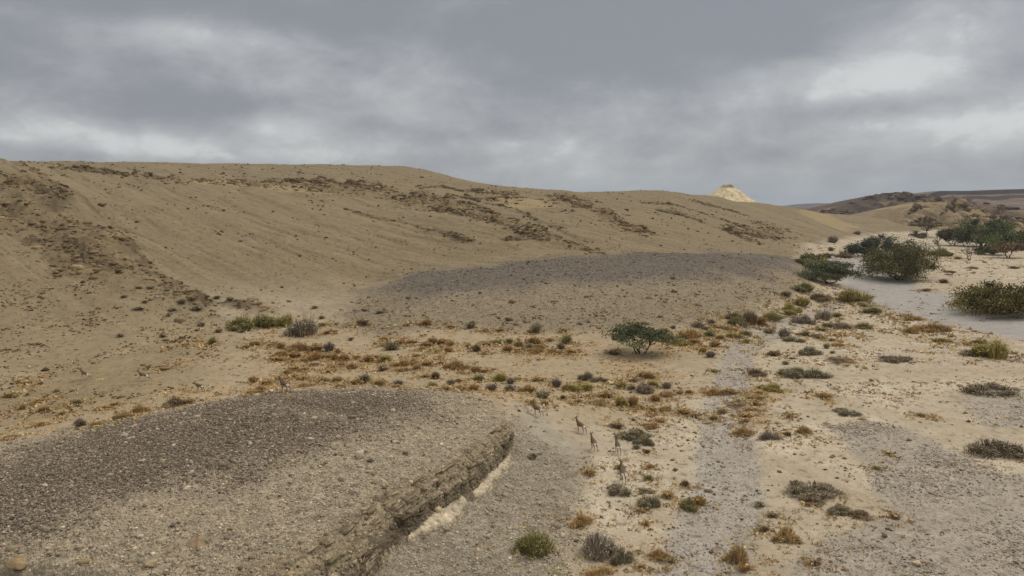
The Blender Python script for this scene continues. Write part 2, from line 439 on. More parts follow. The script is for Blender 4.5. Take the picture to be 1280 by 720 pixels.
# --- ledges: broken scarps where a hard bed crops out, high on the uphill side
LEDGES = [([(30, 207), (55, 222), (75, 240), (73, 255), (58, 268)], 1.3, 12), ([(95, 273), (130, 288), (160, 303), (190, 335), (212, 358), (240, 377), (262, 390)], 1.15, 10),
          ([(508, 246), (550, 251), (610, 266), (655, 286), (685, 299), (745, 316)], 2.0, 16), ([(540, 262), (600, 278), (640, 291), (680, 303)], 1.2, 10),
          ([(690, 248), (718, 257), (738, 264)], 1.8, 12), ([(755, 266), (788, 283), (812, 292)], 2.2, 14), ([(700, 246), (740, 252)], 1.3, 10),
          ([(60, 209), (130, 216), (200, 223), (280, 227), (345, 229), (420, 232), (500, 242)], 1.5, 15), ([(590, 240), (632, 240)], 1.4, 10),
          ([(280, 377), (310, 385), (345, 391)], .5, 6), ([(820, 262), (850, 268), (880, 280)], .7, 10), ([(900, 287), (940, 294), (975, 297)], .7, 8),
          ([(860, 250), (900, 262), (930, 268)], .6, 9), ([(630, 300), (680, 309)], .6, 8), ([(560, 243), (640, 261), (700, 288), (740, 305)], .5, 7), ([(430, 262), (520, 284), (600, 308)], .35, 7), ([(520, 236), (600, 240), (680, 252)], .5, 8), ([(800, 252), (850, 258), (905, 276), (950, 290)], .5, 8), ([(0, 232), (30, 236), (60, 250)], 1.2, 6), ([(20, 300), (70, 306), (120, 322), (165, 348)], .8, 6)]
ledge_dark = np.zeros(X.shape)
for px, throw, decay in LEDGES:
    pts = W(*px)
    if len(pts) < 2: continue
    m = near_mask(pts, decay*3); d, sg, tt = poly_dist(X[m], Y[m], pts)
    mid = pts[len(pts)//2]
    # uphill side = the one where the base surface is higher
    a, b_ = np.array(pts[0]), np.array(pts[-1]); nrm = np.array([-(b_-a)[1], (b_-a)[0]]); nrm = nrm/np.hypot(*nrm)
    zl = sample(ZB, np.array([mid[0]+nrm[0]*5]), np.array([mid[1]+nrm[1]*5]))[0]; zr_ = sample(ZB, np.array([mid[0]-nrm[0]*5]), np.array([mid[1]-nrm[1]*5]))[0]
    s = d*sg*(1 if zl > zr_ else -1) + wxn[m]*3.5 + wyn[m]*1.6
    env = sstep(0, .08, tt)*sstep(1, .92, tt)*np.clip(.45+1.5*fbm(X[m], Y[m], 14, 3, .5, 90+len(px)), 0, 1.3)
    Z[m] += throw*env*np.exp(-np.maximum(s, 0)/decay)*sstep(-.25, .35, s)*sstep(decay*3, decay*2, d)
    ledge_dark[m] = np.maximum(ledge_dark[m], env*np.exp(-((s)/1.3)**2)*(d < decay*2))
# --- cut bank of the near terrace
bank = [tuple(at_height(u, v, z)[:2]) for u, v, z in ((330, 790, 1.9), (384, 735, 1.9), (444, 685, 1.95), (482, 652, 1.95), (522, 624, 1.95), (558, 597, 1.95), (587, 578, 1.9), (614, 557, 1.8), (635, 538, 1.65), (646, 523, 1.45))]
mb = near_mask(bank, 16); db, sb, tb = poly_dist(X[mb], Y[mb], bank)
sgn = db*sb + .10*fbm(X[mb], Y[mb], 1.6, 2, .5, 110) + .36*fbm(X[mb], Y[mb], 4.2, 2, .45, 115)
sgn = sgn
arc = tb*float(np.hypot(*np.diff(np.array(bank), axis=0).T).sum())
flute = sstep(.16, 0, np.abs(perlin(arc/1.15, arc*0+3.3, 111)))
sgn = sgn - .22*flute*np.clip(.6+perlin(arc/4, arc*0, 113), 0, 1) - .5*np.exp(-((tb-.66)/.012)**2) - .4*np.exp(-((tb-.36)/.010)**2)
envb = sstep(1.0, .93, tb)*sstep(0, .02, tb)
throw = (1.05+.25*sstep(.6, .3, tb))*envb
bw = np.interp(tb, [0, .35, .6, .85, 1], [1.9, 1.3, .85, .55, .35])
sn = np.clip((sgn+.25)/(bw+.25), 0, 1); face = np.interp(sn, [0, .10, .32, .38, .60, .66, 1.0], [0, .46, .52, .72, .79, .93, 1.0])
steps = np.clip(face + .12*fbm(X[mb], Y[mb], 1.5, 2, .5, 117)*sstep(0, .3, sn)*sstep(1, .6, sn), 0, 1.1)
Z[mb] += throw*steps*np.exp(-np.maximum(sgn, 0)/5.5)*sstep(15, 12, db)
nface = np.zeros(X.shape); nface[mb] = fbm(tb*42, Z[mb]*4.5, 1.1, 4, .6, 118)
facemask = np.zeros(X.shape); flutemap = np.zeros(X.shape); flutemap[mb] = flute*(db < 4)
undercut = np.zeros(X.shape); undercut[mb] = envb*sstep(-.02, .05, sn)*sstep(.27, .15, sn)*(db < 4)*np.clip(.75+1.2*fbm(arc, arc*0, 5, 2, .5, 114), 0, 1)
facemask[mb] = envb*sstep(-.45, -.12, sgn)*sstep(bw*1.15, bw*.7, sgn)*(db < 4)
chalk = np.zeros(X.shape)
for px in ([(496, 684), (520, 667), (545, 647), (579, 616), (586, 634), (574, 654), (542, 671), (510, 684)], [(586, 622), (600, 606), (622, 586), (639, 568), (641, 582), (625, 602), (606, 622), (592, 631)],
           [(425, 726), (455, 702), (490, 683), (502, 683), (470, 704), (440, 726)], [(380, 760), (425, 722), (432, 726), (390, 765)]):
    pts = [tuple(hit(u, v, Z)[:2]) for u, v in px]
    d = local_sdf(pts, 4)
    chalk = np.maximum(chalk, sstep(-.06, .06, d - .04 + .20*fbm(X, Y, .9, 4, .6, 120) - .08*np.abs(fbm(X, Y, .25, 2, .5, 122))))
Z += chalk*(.26 + .04*fbm(X, Y, .9, 2, .5, 121))
# --- washes (shallow channels with a bed of fine grey gravel)
wash_px = [(1420, 432), (1290, 408), (1235, 397), (1175, 384), (1125, 367), (1092, 350), (1072, 336), (1064, 325), (1090, 316), (1130, 309), (1180, 304)]
wash = W(*wash_px); dw, sw, tw = poly_dist(X, Y, wash)
wwid = np.interp(tw, [0, .2, .45, .6, .75, 1.0], [6.5, 6.0, 5.6, 6.2, 5.0, 4.0])
m_wash = sstep(1.0, -.8, (dw-wwid)/1.3 + wxn*1.1 + wyn*.5)
chan = W((1078, 371), (1040, 381), (1000, 396), (965, 408), (940, 424), (922, 442), (917, 470), (908, 500), (903, 535), (908, 580), (905, 625), (892, 670), (880, 720), (868, 790))
dc, sc2, tc2 = poly_dist(X, Y, chan)
cwid = np.interp(tc2, [0, .2, .4, .55, .7, .85, 1.0], [.9, 1.0, 2.0, 1.2, 1.25, 1.35, 1.5])
m_chan = sstep(.8, -.6, (dc-cwid)/.55 + wxn*.7 + wyn*.6)
Z -= .32*m_wash + .13*m_chan
# --- gravel spreads
def spread(px, z, soft):
    pts = W(*px, z=z); d = local_sdf(pts, 30)
    return sstep(-1.0, 1.0, d/soft + wxn*1.1 + wyn*.8)
g_right = np.maximum.reduce([spread([(1035, 528), (1075, 526), (1130, 534), (1180, 560), (1240, 590), (1320, 610), (1340, 700), (1330, 800), (1010, 800), (960, 730), (1030, 675), (1100, 640), (1085, 585)], .1, .7),
                             spread([(1185, 492), (1290, 490), (1340, 545), (1230, 535)], .1, .7)*.85, spread([(925, 730), (990, 690), (1010, 760), (930, 790)], .05, .5)*.7,
                             spread([(1080, 430), (1200, 420), (1330, 445), (1330, 480), (1180, 470)], .1, 1.5)*.35])
t1_crown = spread([(-200, 640), (0, 566), (120, 540), (330, 497), (470, 493), (520, 502), (470, 530), (380, 560), (280, 595), (190, 622), (60, 650), (-100, 690)], 2.3, 2.6)
t1_all = spread([(-300, 700), (0, 556), (200, 511), (330, 488), (480, 485), (600, 492), (648, 512), (735, 552), (725, 620), (690, 690), (640, 770), (300, 900), (-300, 1000)], 1.6, .9)
apron = spread([(648, 515), (690, 522), (735, 555), (728, 610), (700, 680), (650, 760), (400, 800), (440, 720), (520, 665), (600, 620)], .6, .6)
ctr = [(455, 365), (500, 350), (560, 336), (650, 327), (750, 321), (860, 316), (930, 318), (985, 321), (1004, 328), (990, 338), (940, 345), (860, 347), (780, 352), (700, 357), (600, 368), (520, 374)]
t2_crown = sstep(-1, 1, local_sdf(W(*ctr), 25)/3.5 + wxn*1.5 + wyn*.5)
ft = [(425, 410), (440, 375), (500, 344), (560, 333), (650, 324), (750, 318), (860, 315), (930, 317), (990, 320), (1012, 330), (1012, 352), (985, 378), (930, 397), (860, 409), (760, 414), (600, 413), (500, 416)]
t2_all = sstep(-1, 1, local_sdf(W(*ft), 25)/2.0 + wxn*1.1 + wyn*.6)
gravel = np.maximum.reduce([t1_all*.85, t2_all*.75, m_wash*.25, m_chan*.35, g_right*.40, rock*.25, np.full(X.shape, .10)])
# --- hillside mask
hill_px = W((-60, 470), (60, 440), (160, 425), (240, 418), (300, 410), (360, 404), (430, 407), (470, 392), (560, 365), (750, 350), (860, 345), (960, 340), (1003, 322), (1000, 307), (1040, 301), (1084, 292), (1108, 290))
hill_pts = hill_px + [(275, 430), (330, 700), (-400, 1500), (-900, 700), (-400, 60), (-70, 35)]
d_hill = poly_sdf(X, Y, hill_pts)
m_hill = sstep(-4, 4, d_hill + wxn*5)
# --- general relief
along, across = X*.765 - Y*.644, X*.644 + Y*.765      # beds and old stock paths cross the slope at a slant
Z += .045*fbm(X, Y, 1.3, 4, .6, 130)*(R3 < 160)*(1-.8*np.clip(facemask, 0, 1)) + .10*fbm(X, Y, 6, 3, .5, 140)*(1-m_hill*.3)*(1-.6*m_wash) + m_hill*sstep(60, 140, R3)*(.75*fbm(X, Y, 34, 3, .5, 150) + .26*fbm(X, Y, 7, 4, .6, 155) - .35*sstep(.10, 0, np.abs(fbm(along/9, across, 7, 3, .5, 158))))
Z += t1_all*.02*perlin(X*3.1, Y*3.1, 170)*(1-np.clip(facemask, 0, 1))
# shallow rills running down the hillside
gy, gx = np.gradient(ZB, axis=0), np.gradient(ZB, axis=1)
strk = fbm(along/11, across, 5.0, 4, .6, 180)
Z += m_hill*(1-rock)*strk*.55*sstep(60, 120, R3)
# --- base colour of the ground itself
cols = dict(sand=lin(182, 164, 135), mid=lin(168, 146, 112), low=lin(144, 124, 91), hill=lin(134, 117, 87), dark=lin(117, 103, 85), lite=lin(150, 136, 114), wash=lin(165, 156, 144), pale=lin(198, 181, 152),
            rock=lin(122, 103, 74), orange=lin(162, 128, 82), chalk=lin(203, 183, 149), brown=lin(104, 86, 62), greyg=lin(166, 153, 134))
def blend(c, m, col): return c + (col - c)*np.clip(m, 0, 1)[..., None]
n_big = fbm(X, Y, 22, 4, .55, 200); n_med = fbm(X, Y, 5, 4, .55, 210); n_fin = fbm(X, Y, 1.1, 3, .6, 220)
C = np.broadcast_to(cols['sand'], X.shape+(3,)).copy()
midband = sstep(-3, 3, poly_sdf(X, Y, W((-250, 590), (0, 470), (200, 440), (330, 415), (430, 408), (600, 405), (860, 400), (960, 402), (890, 440), (880, 480), (800, 525), (690, 530), (560, 600), (0, 700), z=0)) + wxn*5)
C = blend(C, midband*.85, cols['mid'])
lowhill = sstep(-3, 6, poly_sdf(X, Y, W((-300, 600), (0, 545), (230, 480), (330, 430), (300, 400), (200, 350), (0, 250), (-300, 250))) + wxn*5)
C = blend(C, lowhill*.85, cols['low'])
C = blend(C, m_hill*sstep(62, 105, R3)*.95, cols['hill'])
C *= (1 + m_hill*(.18*strk + .12*fbm(along/5, across, 1.6, 3, .6, 185)))[..., None]
C = blend(C, m_hill*(1-rock)*sstep(.05, .0, np.abs(fbm(along/12, across, 9, 4, .55, 188)))*.35*sstep(60, 100, R3), lin(158, 139, 106))
C = blend(C, m_hill*sstep(.12, .5, n_big)*.3, cols['rock']); C = blend(C, m_hill*sstep(.1, .5, -n_big)*.25, lin(140, 120, 86))
C = blend(C, (1-m_hill)*(1-midband)*sstep(-.05, .4, n_med+.4*n_big)*.7, cols['pale'])
C = blend(C, (1-m_hill)*sstep(.05, .5, -n_med)*.35, cols['mid'])
C = blend(C, (1-m_hill)*midband*sstep(.05, .5, n_med-.3*n_big)*.25, cols['orange'])
# orange dry litter along the small channel
lit = W((962, 488), (952, 500), (944, 515), (936, 530), (930, 545), (935, 562)); dl, _, _ = poly_dist(X, Y, lit)
C = blend(C, sstep(1.2, .2, dl/.95 + n_med*1.2 + n_fin*.8)*.45, cols['orange'])
C = blend(C, sstep(.25, .75, g_right-.08+.30*n_fin+.55*n_med+.3*n_big)*.75, cols['greyg'])
C = blend(C, t2_all*.9, lin(144, 127, 101)); C = blend(C, t2_crown*.88, lin(117, 106, 93))
C = blend(C, t1_all*.95, lin(168, 151, 124)); C = blend(C, apron*.8, lin(163, 150, 127)); C = blend(C, t1_crown*.9*(1-.40*sstep(.22, .55, n_med+.5*n_fin)), cols['dark']); C = blend(C, t1_all*sstep(.25, .5, n_med)*.35, lin(172, 156, 128))
pb = at_height(352, 521, 2.4); C = blend(C, sstep(1.1, .5, np.hypot((X-pb[0])/1.5, (Y-pb[1])/.9)+.5*n_med)*.7, lin(176, 160, 132))
C = blend(C, m_chan*(.62+.5*n_med), cols['wash']); C = blend(C, m_wash*.95, cols['wash'])
C = blend(C, rock*(.55+.3*n_fin), cols['rock']); C = blend(C, rock*sstep(.25, .6, rid)*sstep(0, .4, n_med)*.5, lin(158, 136, 96)); C = blend(C, rock*sstep(.10, .35, -blocks)*.6, lin(92, 76, 54)); C = blend(C, rock*sstep(.0, .4, wyn)*.45, lin(156, 135, 98))  # rock tones, with crevice shade and paler tops put into the colour
C = blend(C, ledge_dark*.85, lin(80, 66, 48))  # dark ledge rock, with the shade of the scarp painted in
lightband = np.zeros(X.shape)
for zn in ([(232, 226), (300, 228), (300, 233), (240, 232)], [(312, 231), (375, 234), (410, 243), (350, 240)], [(1000, 266), (1035, 268), (1075, 284), (1060, 290), (1020, 276)], [(610, 243), (680, 252), (700, 262), (640, 262)]):
    lightband = np.maximum(lightband, sstep(-1, 1, local_sdf(W(*zn), 20)/3 + wxn*1.2 + wyn*.6))
C = blend(C, lightband*.6, lin(170, 146, 104))  # lighter tan patches; the one at the hill's right end paints a lit patch
# layered soil in the cut: bands follow height
hb = Z - sample(ZB, X, Y)*0
bandn = np.sin(Z*24 + 2.2*fbm(X, Y, 4.5, 3, .5, 240))*.5+.5 + .30*nface
C = blend(C, facemask*.7, lin(160, 142, 112)); C = blend(C, facemask*sstep(.66, .82, bandn)*.6, lin(112, 96, 72)); C = blend(C, facemask*sstep(.6, 1.0, flutemap)*.35, lin(104, 89, 67)); C = blend(C, facemask*sstep(.3, .05, bandn)*.35, lin(152, 133, 99))  # soil bands; flutes also darkened, crack shadow put into the colour
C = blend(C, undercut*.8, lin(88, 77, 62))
C = blend(C, chalk*(.95+.12*nface)*(1-.35*sstep(.1, .45, n_med+.6*nface)), cols['chalk'])
fm_ = np.clip(facemask, 0, 1)
C *= (1 + (.10*n_fin + .07*n_med)*(1-fm_) + .18*nface*fm_)[..., None]
# dust and dark fine debris speckle
spk = perlin(X*2.3, Y*2.3, 250)*(1-fm_)
C *= (1 - .34*sstep(.38, .62, spk)*(1-m_wash)*(R3 < 140))[..., None]
C *= (1 - .22*sstep(.35, .6, fbm(X, Y, 1.7, 3, .65, 255))*(1-m_hill)*(1-m_wash)*(1-fm_))[..., None]
C = C.mean(-1, keepdims=True) + (C - C.mean(-1, keepdims=True))*.965
C = np.clip(C, .01, .9)

# --- split the one sheet into its named pieces
lab = np.zeros(X.shape, np.int8)
lab[m_hill > .5] = 1
lab[(t2_all > .5)] = 2
lab[(t1_all > .5)] = 3
lab[(m_wash > .5) & (R3 < 420)] = 4
nr, nc = X.shape
ii, jj = np.meshgrid(np.arange(nr-1), np.arange(nc-1), indexing='ij')
quads = np.stack([ii*nc+jj, ii*nc+jj+1, (ii+1)*nc+jj+1, (ii+1)*nc+jj], -1).reshape(-1, 4)[:, ::-1]
flab = lab[:-1, :-1].ravel()
V = np.stack([X, Y, Z], -1).reshape(-1, 3)
PIECES = [('ground', 'pale sandy valley floor scattered with dry tufts between hillside and wash', 'ground'),
          ('hillside', 'long smooth brown desert hillside with rocky ledges filling the left and middle', 'hill'),
          ('gravel_terrace', 'low dark gravel terrace at the foot of the hillside behind the lone acacia', 'terrace'),
          ('gravel_terrace', 'dark pebbly terrace in the foreground with an eroded bank on its right', 'terrace'),
          ('dry_wash', 'pale grey gravel wash winding between the acacias at right', 'dry riverbed')]
for k, (nm, lb, ct) in enumerate(PIECES):
    f = quads[flab == k]
    used = np.unique(f); remap = np.full(len(V), -1, np.int64); remap[used] = np.arange(len(used))
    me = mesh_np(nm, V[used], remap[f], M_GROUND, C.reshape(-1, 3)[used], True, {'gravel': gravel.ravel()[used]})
    tag(link(nm, me), lb, ct, kind='structure')

# ------------------------------------------------------------------ far hills as their own land forms
RIDGE = {}
def ridge(name, label, sky, Dcrest, front, back, zbase, prof, colour, amp, nsc, seed, cut=0.0, n_t=120, step=2.0):
    us = np.arange(sky[0][0], sky[-1][0]+.1, step); vs = np.interp(us, [p[0] for p in sky], [p[1] for p in sky])
    t = np.concatenate([np.linspace(0, 1, n_t), np.linspace(1.02, 2, 24)])
    cx = (us-640)/FPX; zc = np.array([at_depth(u, v, Dcrest)[2] for u, v in zip(us, vs)])
    T, U = np.meshgrid(t, np.arange(len(us)), indexing='ij')
    D = np.where(T <= 1, Dcrest-front*(1-T), Dcrest+back*(T-1))
    Xr = cx[U]*Dcrest + 0*T; Yr = D + 25*perlin(Xr/90, D/200, seed)*0
    n = fbm(Xr, Yr, nsc, 5, .55, seed); gul = np.abs(fbm(Xr, Yr*.35, nsc*.7, 4, .55, seed+7))
    h = np.where(T <= 1, prof(T), 1-(T-1)**1.4*.9)
    w_ = np.sin(np.clip(T, 0, 1)*np.pi)
    Zr = zbase + (zc[U]-zbase)*h + amp*(n*.8 - sstep(.22, 0, gul)*.7)*w_ + amp*.06*n
    RIDGE[name] = (Xr, Yr, Zr)
    edge = sstep(0, .02, U/len(us))*sstep(1, .98, U/len(us))
    c = colour(T, h, n, Xr, Yr, Zr)
    nr_, nc_ = T.shape; i2, j2 = np.meshgrid(np.arange(nr_-1), np.arange(nc_-1), indexing='ij')
    q = np.stack([i2*nc_+j2, i2*nc_+j2+1, (i2+1)*nc_+j2+1, (i2+1)*nc_+j2], -1).reshape(-1, 4)[:, ::-1]
    me = mesh_np(name, np.stack([Xr, Yr, Zr], -1).reshape(-1, 3), q, M_ROCK, np.clip(c, .01, .9).reshape(-1, 3), True)
    return tag(link(name, me), label, 'hill', kind='structure')
def mix3(a, b, m): return a + (b-a)*np.clip(m, 0, 1)[..., None]
def mesa_prof(t):
    x = [0, .30, .52, .535, .66, .80, .815, .90, .955, .965, 1.0]; y = [0, .16, .36, .48, .58, .74, .83, .86, .87, .985, 1.0]
    return np.interp(t, x, y)
def mesa_col(T, h, n, Xr, Yr, Zr):
    c = np.broadcast_to(lin(120, 102, 86), T.shape+(3,)).copy()
    c = mix3(c, lin(152, 130, 106), sstep(.1, .5, n)*.6)
    c = mix3(c, lin(58, 48, 42), ((T > .515+.01*n) & (T < .56+.01*n))*.9); c = mix3(c, lin(64, 53, 46), ((T > .79+.01*n) & (T < .835))*.85); c = mix3(c, lin(56, 46, 40), ((T > .945) & (T < .985))*.9)
    c = mix3(c, lin(98, 82, 70), np.sin(h*48+n*3)*.4); return c
ridge('mesa', 'flat topped dark banded mesa on the right horizon', [(1140, 262), (1150, 249), (1157, 241), (1168, 238.5), (1200, 238.5), (1240, 237), (1280, 236), (1400, 235), (1560, 238), (1660, 260)], 950, 380, 500, -8, mesa_prof, mesa_col, 2.5, 42, 300)
def hill_prof(t): return np.sin(np.clip(t, 0, 1)*np.pi/2)**1.15
def dark_col(T, h, n, Xr, Yr, Zr):
    c = np.broadcast_to(lin(108, 89, 68), T.shape+(3,)).copy(); c = mix3(c, lin(84, 70, 57), sstep(.72, .95, h+.2*n)*.8); c = mix3(c, lin(146, 123, 90), sstep(.05, .4, n)*.7); c = mix3(c, lin(82, 67, 52), sstep(.15, .02, np.abs(fbm(Xr, Yr*.4, 22, 4, .6, 325)))*.45)
    return c
ridge('dark_hill', 'dark brown rounded hill behind the tan rocky spur', [(1000, 275), (1020, 268), (1040, 261), (1058, 254.5), (1075, 250), (1090, 245), (1100, 242.5), (1112, 242), (1125, 244.5), (1146, 247), (1160, 251), (1180, 261), (1205, 273), (1235, 288), (1260, 297)], 640, 220, 250, -3, hill_prof, dark_col, 9.0, 34, 320)
def far_col(T, h, n, Xr, Yr, Zr): return mix3(np.broadcast_to(lin(92, 82, 76), T.shape+(3,)).copy(), lin(120, 104, 90), sstep(0, .5, n))
ridge('distant_hills', 'thin dark line of distant hills at the valley end', [(900, 268), (985, 259), (1000, 257.5), (1007, 254.5), (1020, 254), (1028, 257), (1040, 255), (1052, 254), (1066, 255), (1080, 258), (1130, 262), (1200, 268)], 2300, 700, 800, -10, hill_prof, far_col, 5, 120, 340)
def spur_col(T, h, n, Xr, Yr, Zr):
    m2 = fbm(Xr*.8+Zr*.9, Yr*.5-Zr*.4, 6, 4, .65, 361)
    c = np.broadcast_to(lin(142, 122, 90), T.shape+(3,)).copy(); c = mix3(c, lin(166, 145, 108), sstep(.0, .4, n)*.7)
    rr_ = sstep(262, 300, Xr); c = mix3(c, lin(82, 68, 51), sstep(.12, .3, m2 - .18 + .30*rr_)*.8); return c
ridge('rocky_spur', 'tan rocky spur with jagged strata behind the umbrella acacia', [(1070, 296), (1084, 290), (1100, 281), (1115, 270.5), (1132, 259), (1145, 254), (1152, 252), (1165, 251), (1172, 254), (1180, 257), (1190, 265), (1200, 272), (1212, 279), (1225, 288), (1240, 297)], 470, 95, 150, -2, hill_prof, spur_col, 4.0, 15, 360, step=1.0)

def butte():
    p = at_depth(915, 230, 700); top = p[2]
    na, nr_ = 180, 90
    th = np.linspace(0, 2*np.pi, na, endpoint=False); r = np.concatenate([np.linspace(0, 1, 90)])
    T, A = np.meshgrid(r, th, indexing='ij'); R = T*62
    lob = 1 + .13*np.sin(A*3+.5) + .08*np.sin(A*7+2) + .05*np.sin(A*13)
    cap = 4.4*(1+.12*np.sin(A*2+1)); d = R/lob
    z = np.where(d < cap, top, np.where(d < cap+1.2, top-(d-cap)/1.2*3.0, top-3.0-(d-cap-1.2)*.74))
    z = np.maximum(z, -2.0)
    xx, yy = R*np.cos(A), R*np.sin(A)
    n = fbm(xx, yy, 9, 4, .6, 400); gul = np.abs(fbm(A*20, d*.35, 7, 3, .5, 405))
    z = z + n*1.6*sstep(5, 12, d) + .5*n - sstep(.2, 0, gul)*1.3*sstep(9, 16, d)
    c = np.broadcast_to(lin(226, 204, 162), T.shape+(3,)).copy()  # extra pale rock: sunshine on the butte is put into its colour
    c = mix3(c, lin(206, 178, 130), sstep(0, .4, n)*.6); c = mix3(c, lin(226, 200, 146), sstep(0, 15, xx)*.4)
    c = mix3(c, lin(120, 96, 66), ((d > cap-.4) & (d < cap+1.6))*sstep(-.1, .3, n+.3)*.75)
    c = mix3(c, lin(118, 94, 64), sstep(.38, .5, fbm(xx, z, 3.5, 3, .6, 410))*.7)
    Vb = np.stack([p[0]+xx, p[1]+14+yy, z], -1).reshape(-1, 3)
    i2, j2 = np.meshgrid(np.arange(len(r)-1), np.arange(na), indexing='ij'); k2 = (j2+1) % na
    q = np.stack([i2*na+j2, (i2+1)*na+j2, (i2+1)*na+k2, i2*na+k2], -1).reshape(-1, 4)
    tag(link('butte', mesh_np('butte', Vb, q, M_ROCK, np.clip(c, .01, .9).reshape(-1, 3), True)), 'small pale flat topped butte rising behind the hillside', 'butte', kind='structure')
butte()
# ------------------------------------------------------------------ loose stone: gravel, rubble and a few single boulders
def oct_template():
    v = np.array([[1, 0, 0], [-1, 0, 0], [0, 1, 0], [0, -1, 0], [0, 0, 1], [0, 0, -1]], float)
    f = np.array([[0, 2, 4], [2, 1, 4], [1, 3, 4], [3, 0, 4], [2, 0, 5], [1, 2, 5], [3, 1, 5], [0, 3, 5]])
    return v, f
def cube_template():
    v = np.array([[x, y, z] for x in (-1, 1) for y in (-1, 1) for z in (-1, 1)], float)*.75
    f = np.array([[0, 1, 3], [0, 3, 2], [4, 6, 7], [4, 7, 5], [0, 4, 5], [0, 5, 1], [2, 3, 7], [2, 7, 6], [0, 2, 6], [0, 6, 4], [1, 5, 7], [1, 7, 3]])
    return v, f
def scatter_stones(P, size, colr, template, flat=.6, jitter=.3, sink=.25):
    tv, tf = template; n = len(P); k = len(tv)
    v = tv[None]*(1+rng.uniform(-jitter, jitter, (n, k, 3)))
    v = v*np.stack([rng.uniform(.7, 1.3, n), rng.uniform(.6, 1.1, n), flat*rng.uniform(.7, 1.3, n)], -1)[:, None, :]
    tx, a = rng.normal(0, .25, n), rng.uniform(0, 6.283, n)
    ct, st = np.cos(tx), np.sin(tx)
    y = v[..., 1]*ct[:, None] - v[..., 2]*st[:, None]; z = v[..., 1]*st[:, None] + v[..., 2]*ct[:, None]
    ca, sa = np.cos(a)[:, None], np.sin(a)[:, None]
    x2 = v[..., 0]*ca - y*sa; y2 = v[..., 0]*sa + y*ca
    v = np.stack([x2, y2, z], -1)*size[:, None, None]
    v = v + P[:, None, :]; v[..., 2] += (size*flat*(1-2*sink)*.5)[:, None]
    f = (tf[None] + (np.arange(n)*k)[:, None, None]).reshape(-1, 3)
    return v.reshape(-1, 3), f, np.repeat(colr, k, 0)
def pick(n, mask, rmin, rmax, amin=-.72, amax=.72, power=1.0):
    """n random spots on the terrain, thinned by a mask grid"""
    a = rng.uniform(amin, amax, n*6)
    r = (rmin**power + rng.uniform(0, 1, n*6)*(rmax**power - rmin**power))**(1/power)
    x, y = r*np.sin(a), r*np.cos(a)
    keep = rng.uniform(0, 1, n*6) < sample(mask, x, y)
    x, y = x[keep][:n], y[keep][:n]
    return np.stack([x, y, sample(Z, x, y)], -1)
def stone_cols(n, base, var, hue=.04):
    c = np.asarray(base)[None]*np.exp(rng.normal(0, var, (n, 1)))*(1+rng.normal(0, hue, (n, 3)))
    return np.clip(c, .015, .75)
def stuff_obj(name, parts, mat, label, cat):
    off = 0; Vs, Fs, Cs = [], [], []
    for v, f, c in parts: Vs.append(v); Fs.append(f+off); Cs.append(c); off += len(v)
    me = mesh_np(name, np.concatenate(Vs), np.concatenate(Fs), mat, np.concatenate(Cs))
    return tag(link(name, me), label, cat, kind='stuff')
OCT, CUB = oct_template(), cube_template()
parts = []
P = pick(95000, np.clip(t1_crown, 0, 1)*(.35+.6*sstep(.45, .0, n_med)), 15, 55, -.72, .3, 1.2)
parts.append(scatter_stones(P, rng.gamma(3, .0095, len(P))+.010, stone_cols(len(P), lin(130, 115, 96), .33, .025), OCT))
P = pick(60000, np.clip(t1_all-.55*t1_crown, 0, 1)*(1-.7*np.clip(facemask, 0, 1))*(1-chalk), 15, 50, -.72, .3, 1.2)
parts.append(scatter_stones(P, rng.gamma(2.4, .0092, len(P))+.009, stone_cols(len(P), lin(174, 157, 130), .25, .025), OCT))
P = pick(34000, g_right*(.12+.88*sstep(-.2, .4, n_med)), 16, 60, 0, .72, 1.2)
parts.append(scatter_stones(P, rng.gamma(2.4, .010, len(P))+.010, stone_cols(len(P), lin(164, 151, 132), .24, .025), OCT))
P = pick(14000, np.clip(m_chan*.7, 0, 1), 16, 75, 0, .6, 1.2)
parts.append(scatter_stones(P, rng.gamma(2.2, .010, len(P))+.010, stone_cols(len(P), lin(168, 157, 140), .22, .02), OCT))
P = pick(900, np.clip(t1_all, 0, 1)*(1-chalk), 15, 50, -.72, .3, 1.2)
parts.append(scatter_stones(P, np.minimum(rng.gamma(1.3, .03, len(P))+.035, .16), stone_cols(len(P), lin(166, 149, 123), .33, .03), CUB, .6, .35))
stuff_obj('gravel', parts, M_STONE, 'loose grey and brown gravel strewn over the terraces and valley floor', 'gravel')
parts = []
P = pick(5000, np.clip(t2_all-t2_crown, 0, 1), 62, 120, -.28, .45, 1.2)
parts.append(scatter_stones(P, rng.gamma(2.0, .022, len(P))+.02, stone_cols(len(P), lin(146, 127, 99), .28), OCT))
P = pick(9000, np.clip(t2_crown*.9, 0, 1), 62, 135, -.28, .45, 1.2)
parts.append(scatter_stones(P, rng.gamma(2.0, .024, len(P))+.022, stone_cols(len(P), lin(122, 109, 91), .32), OCT))
P = pick(1500, np.clip(t2_all-t2_crown, 0, 1)*sstep(-.1, .4, n_med), 62, 100, -.28, .45)
parts.append(scatter_stones(P, rng.gamma(1.6, .045, len(P))+.04, stone_cols(len(P), lin(132, 113, 86), .32), CUB))
P = pick(9000, rock*(.3+.7*sstep(-.15, .25, wyn)), 45, 330, -.72, .5, 1.0)
rr = np.hypot(P[:, 0], P[:, 1])
parts.append(scatter_stones(P, (rng.gamma(1.3, .07, len(P))+.05)*np.clip(rr/110, .6, 2.0), stone_cols(len(P), lin(128, 107, 76), .3), CUB, .55, .35))
P = pick(4200, np.clip(ledge_dark, 0, 1), 60, 330, -.72, .5, 1.0)
rr = np.hypot(P[:, 0], P[:, 1])
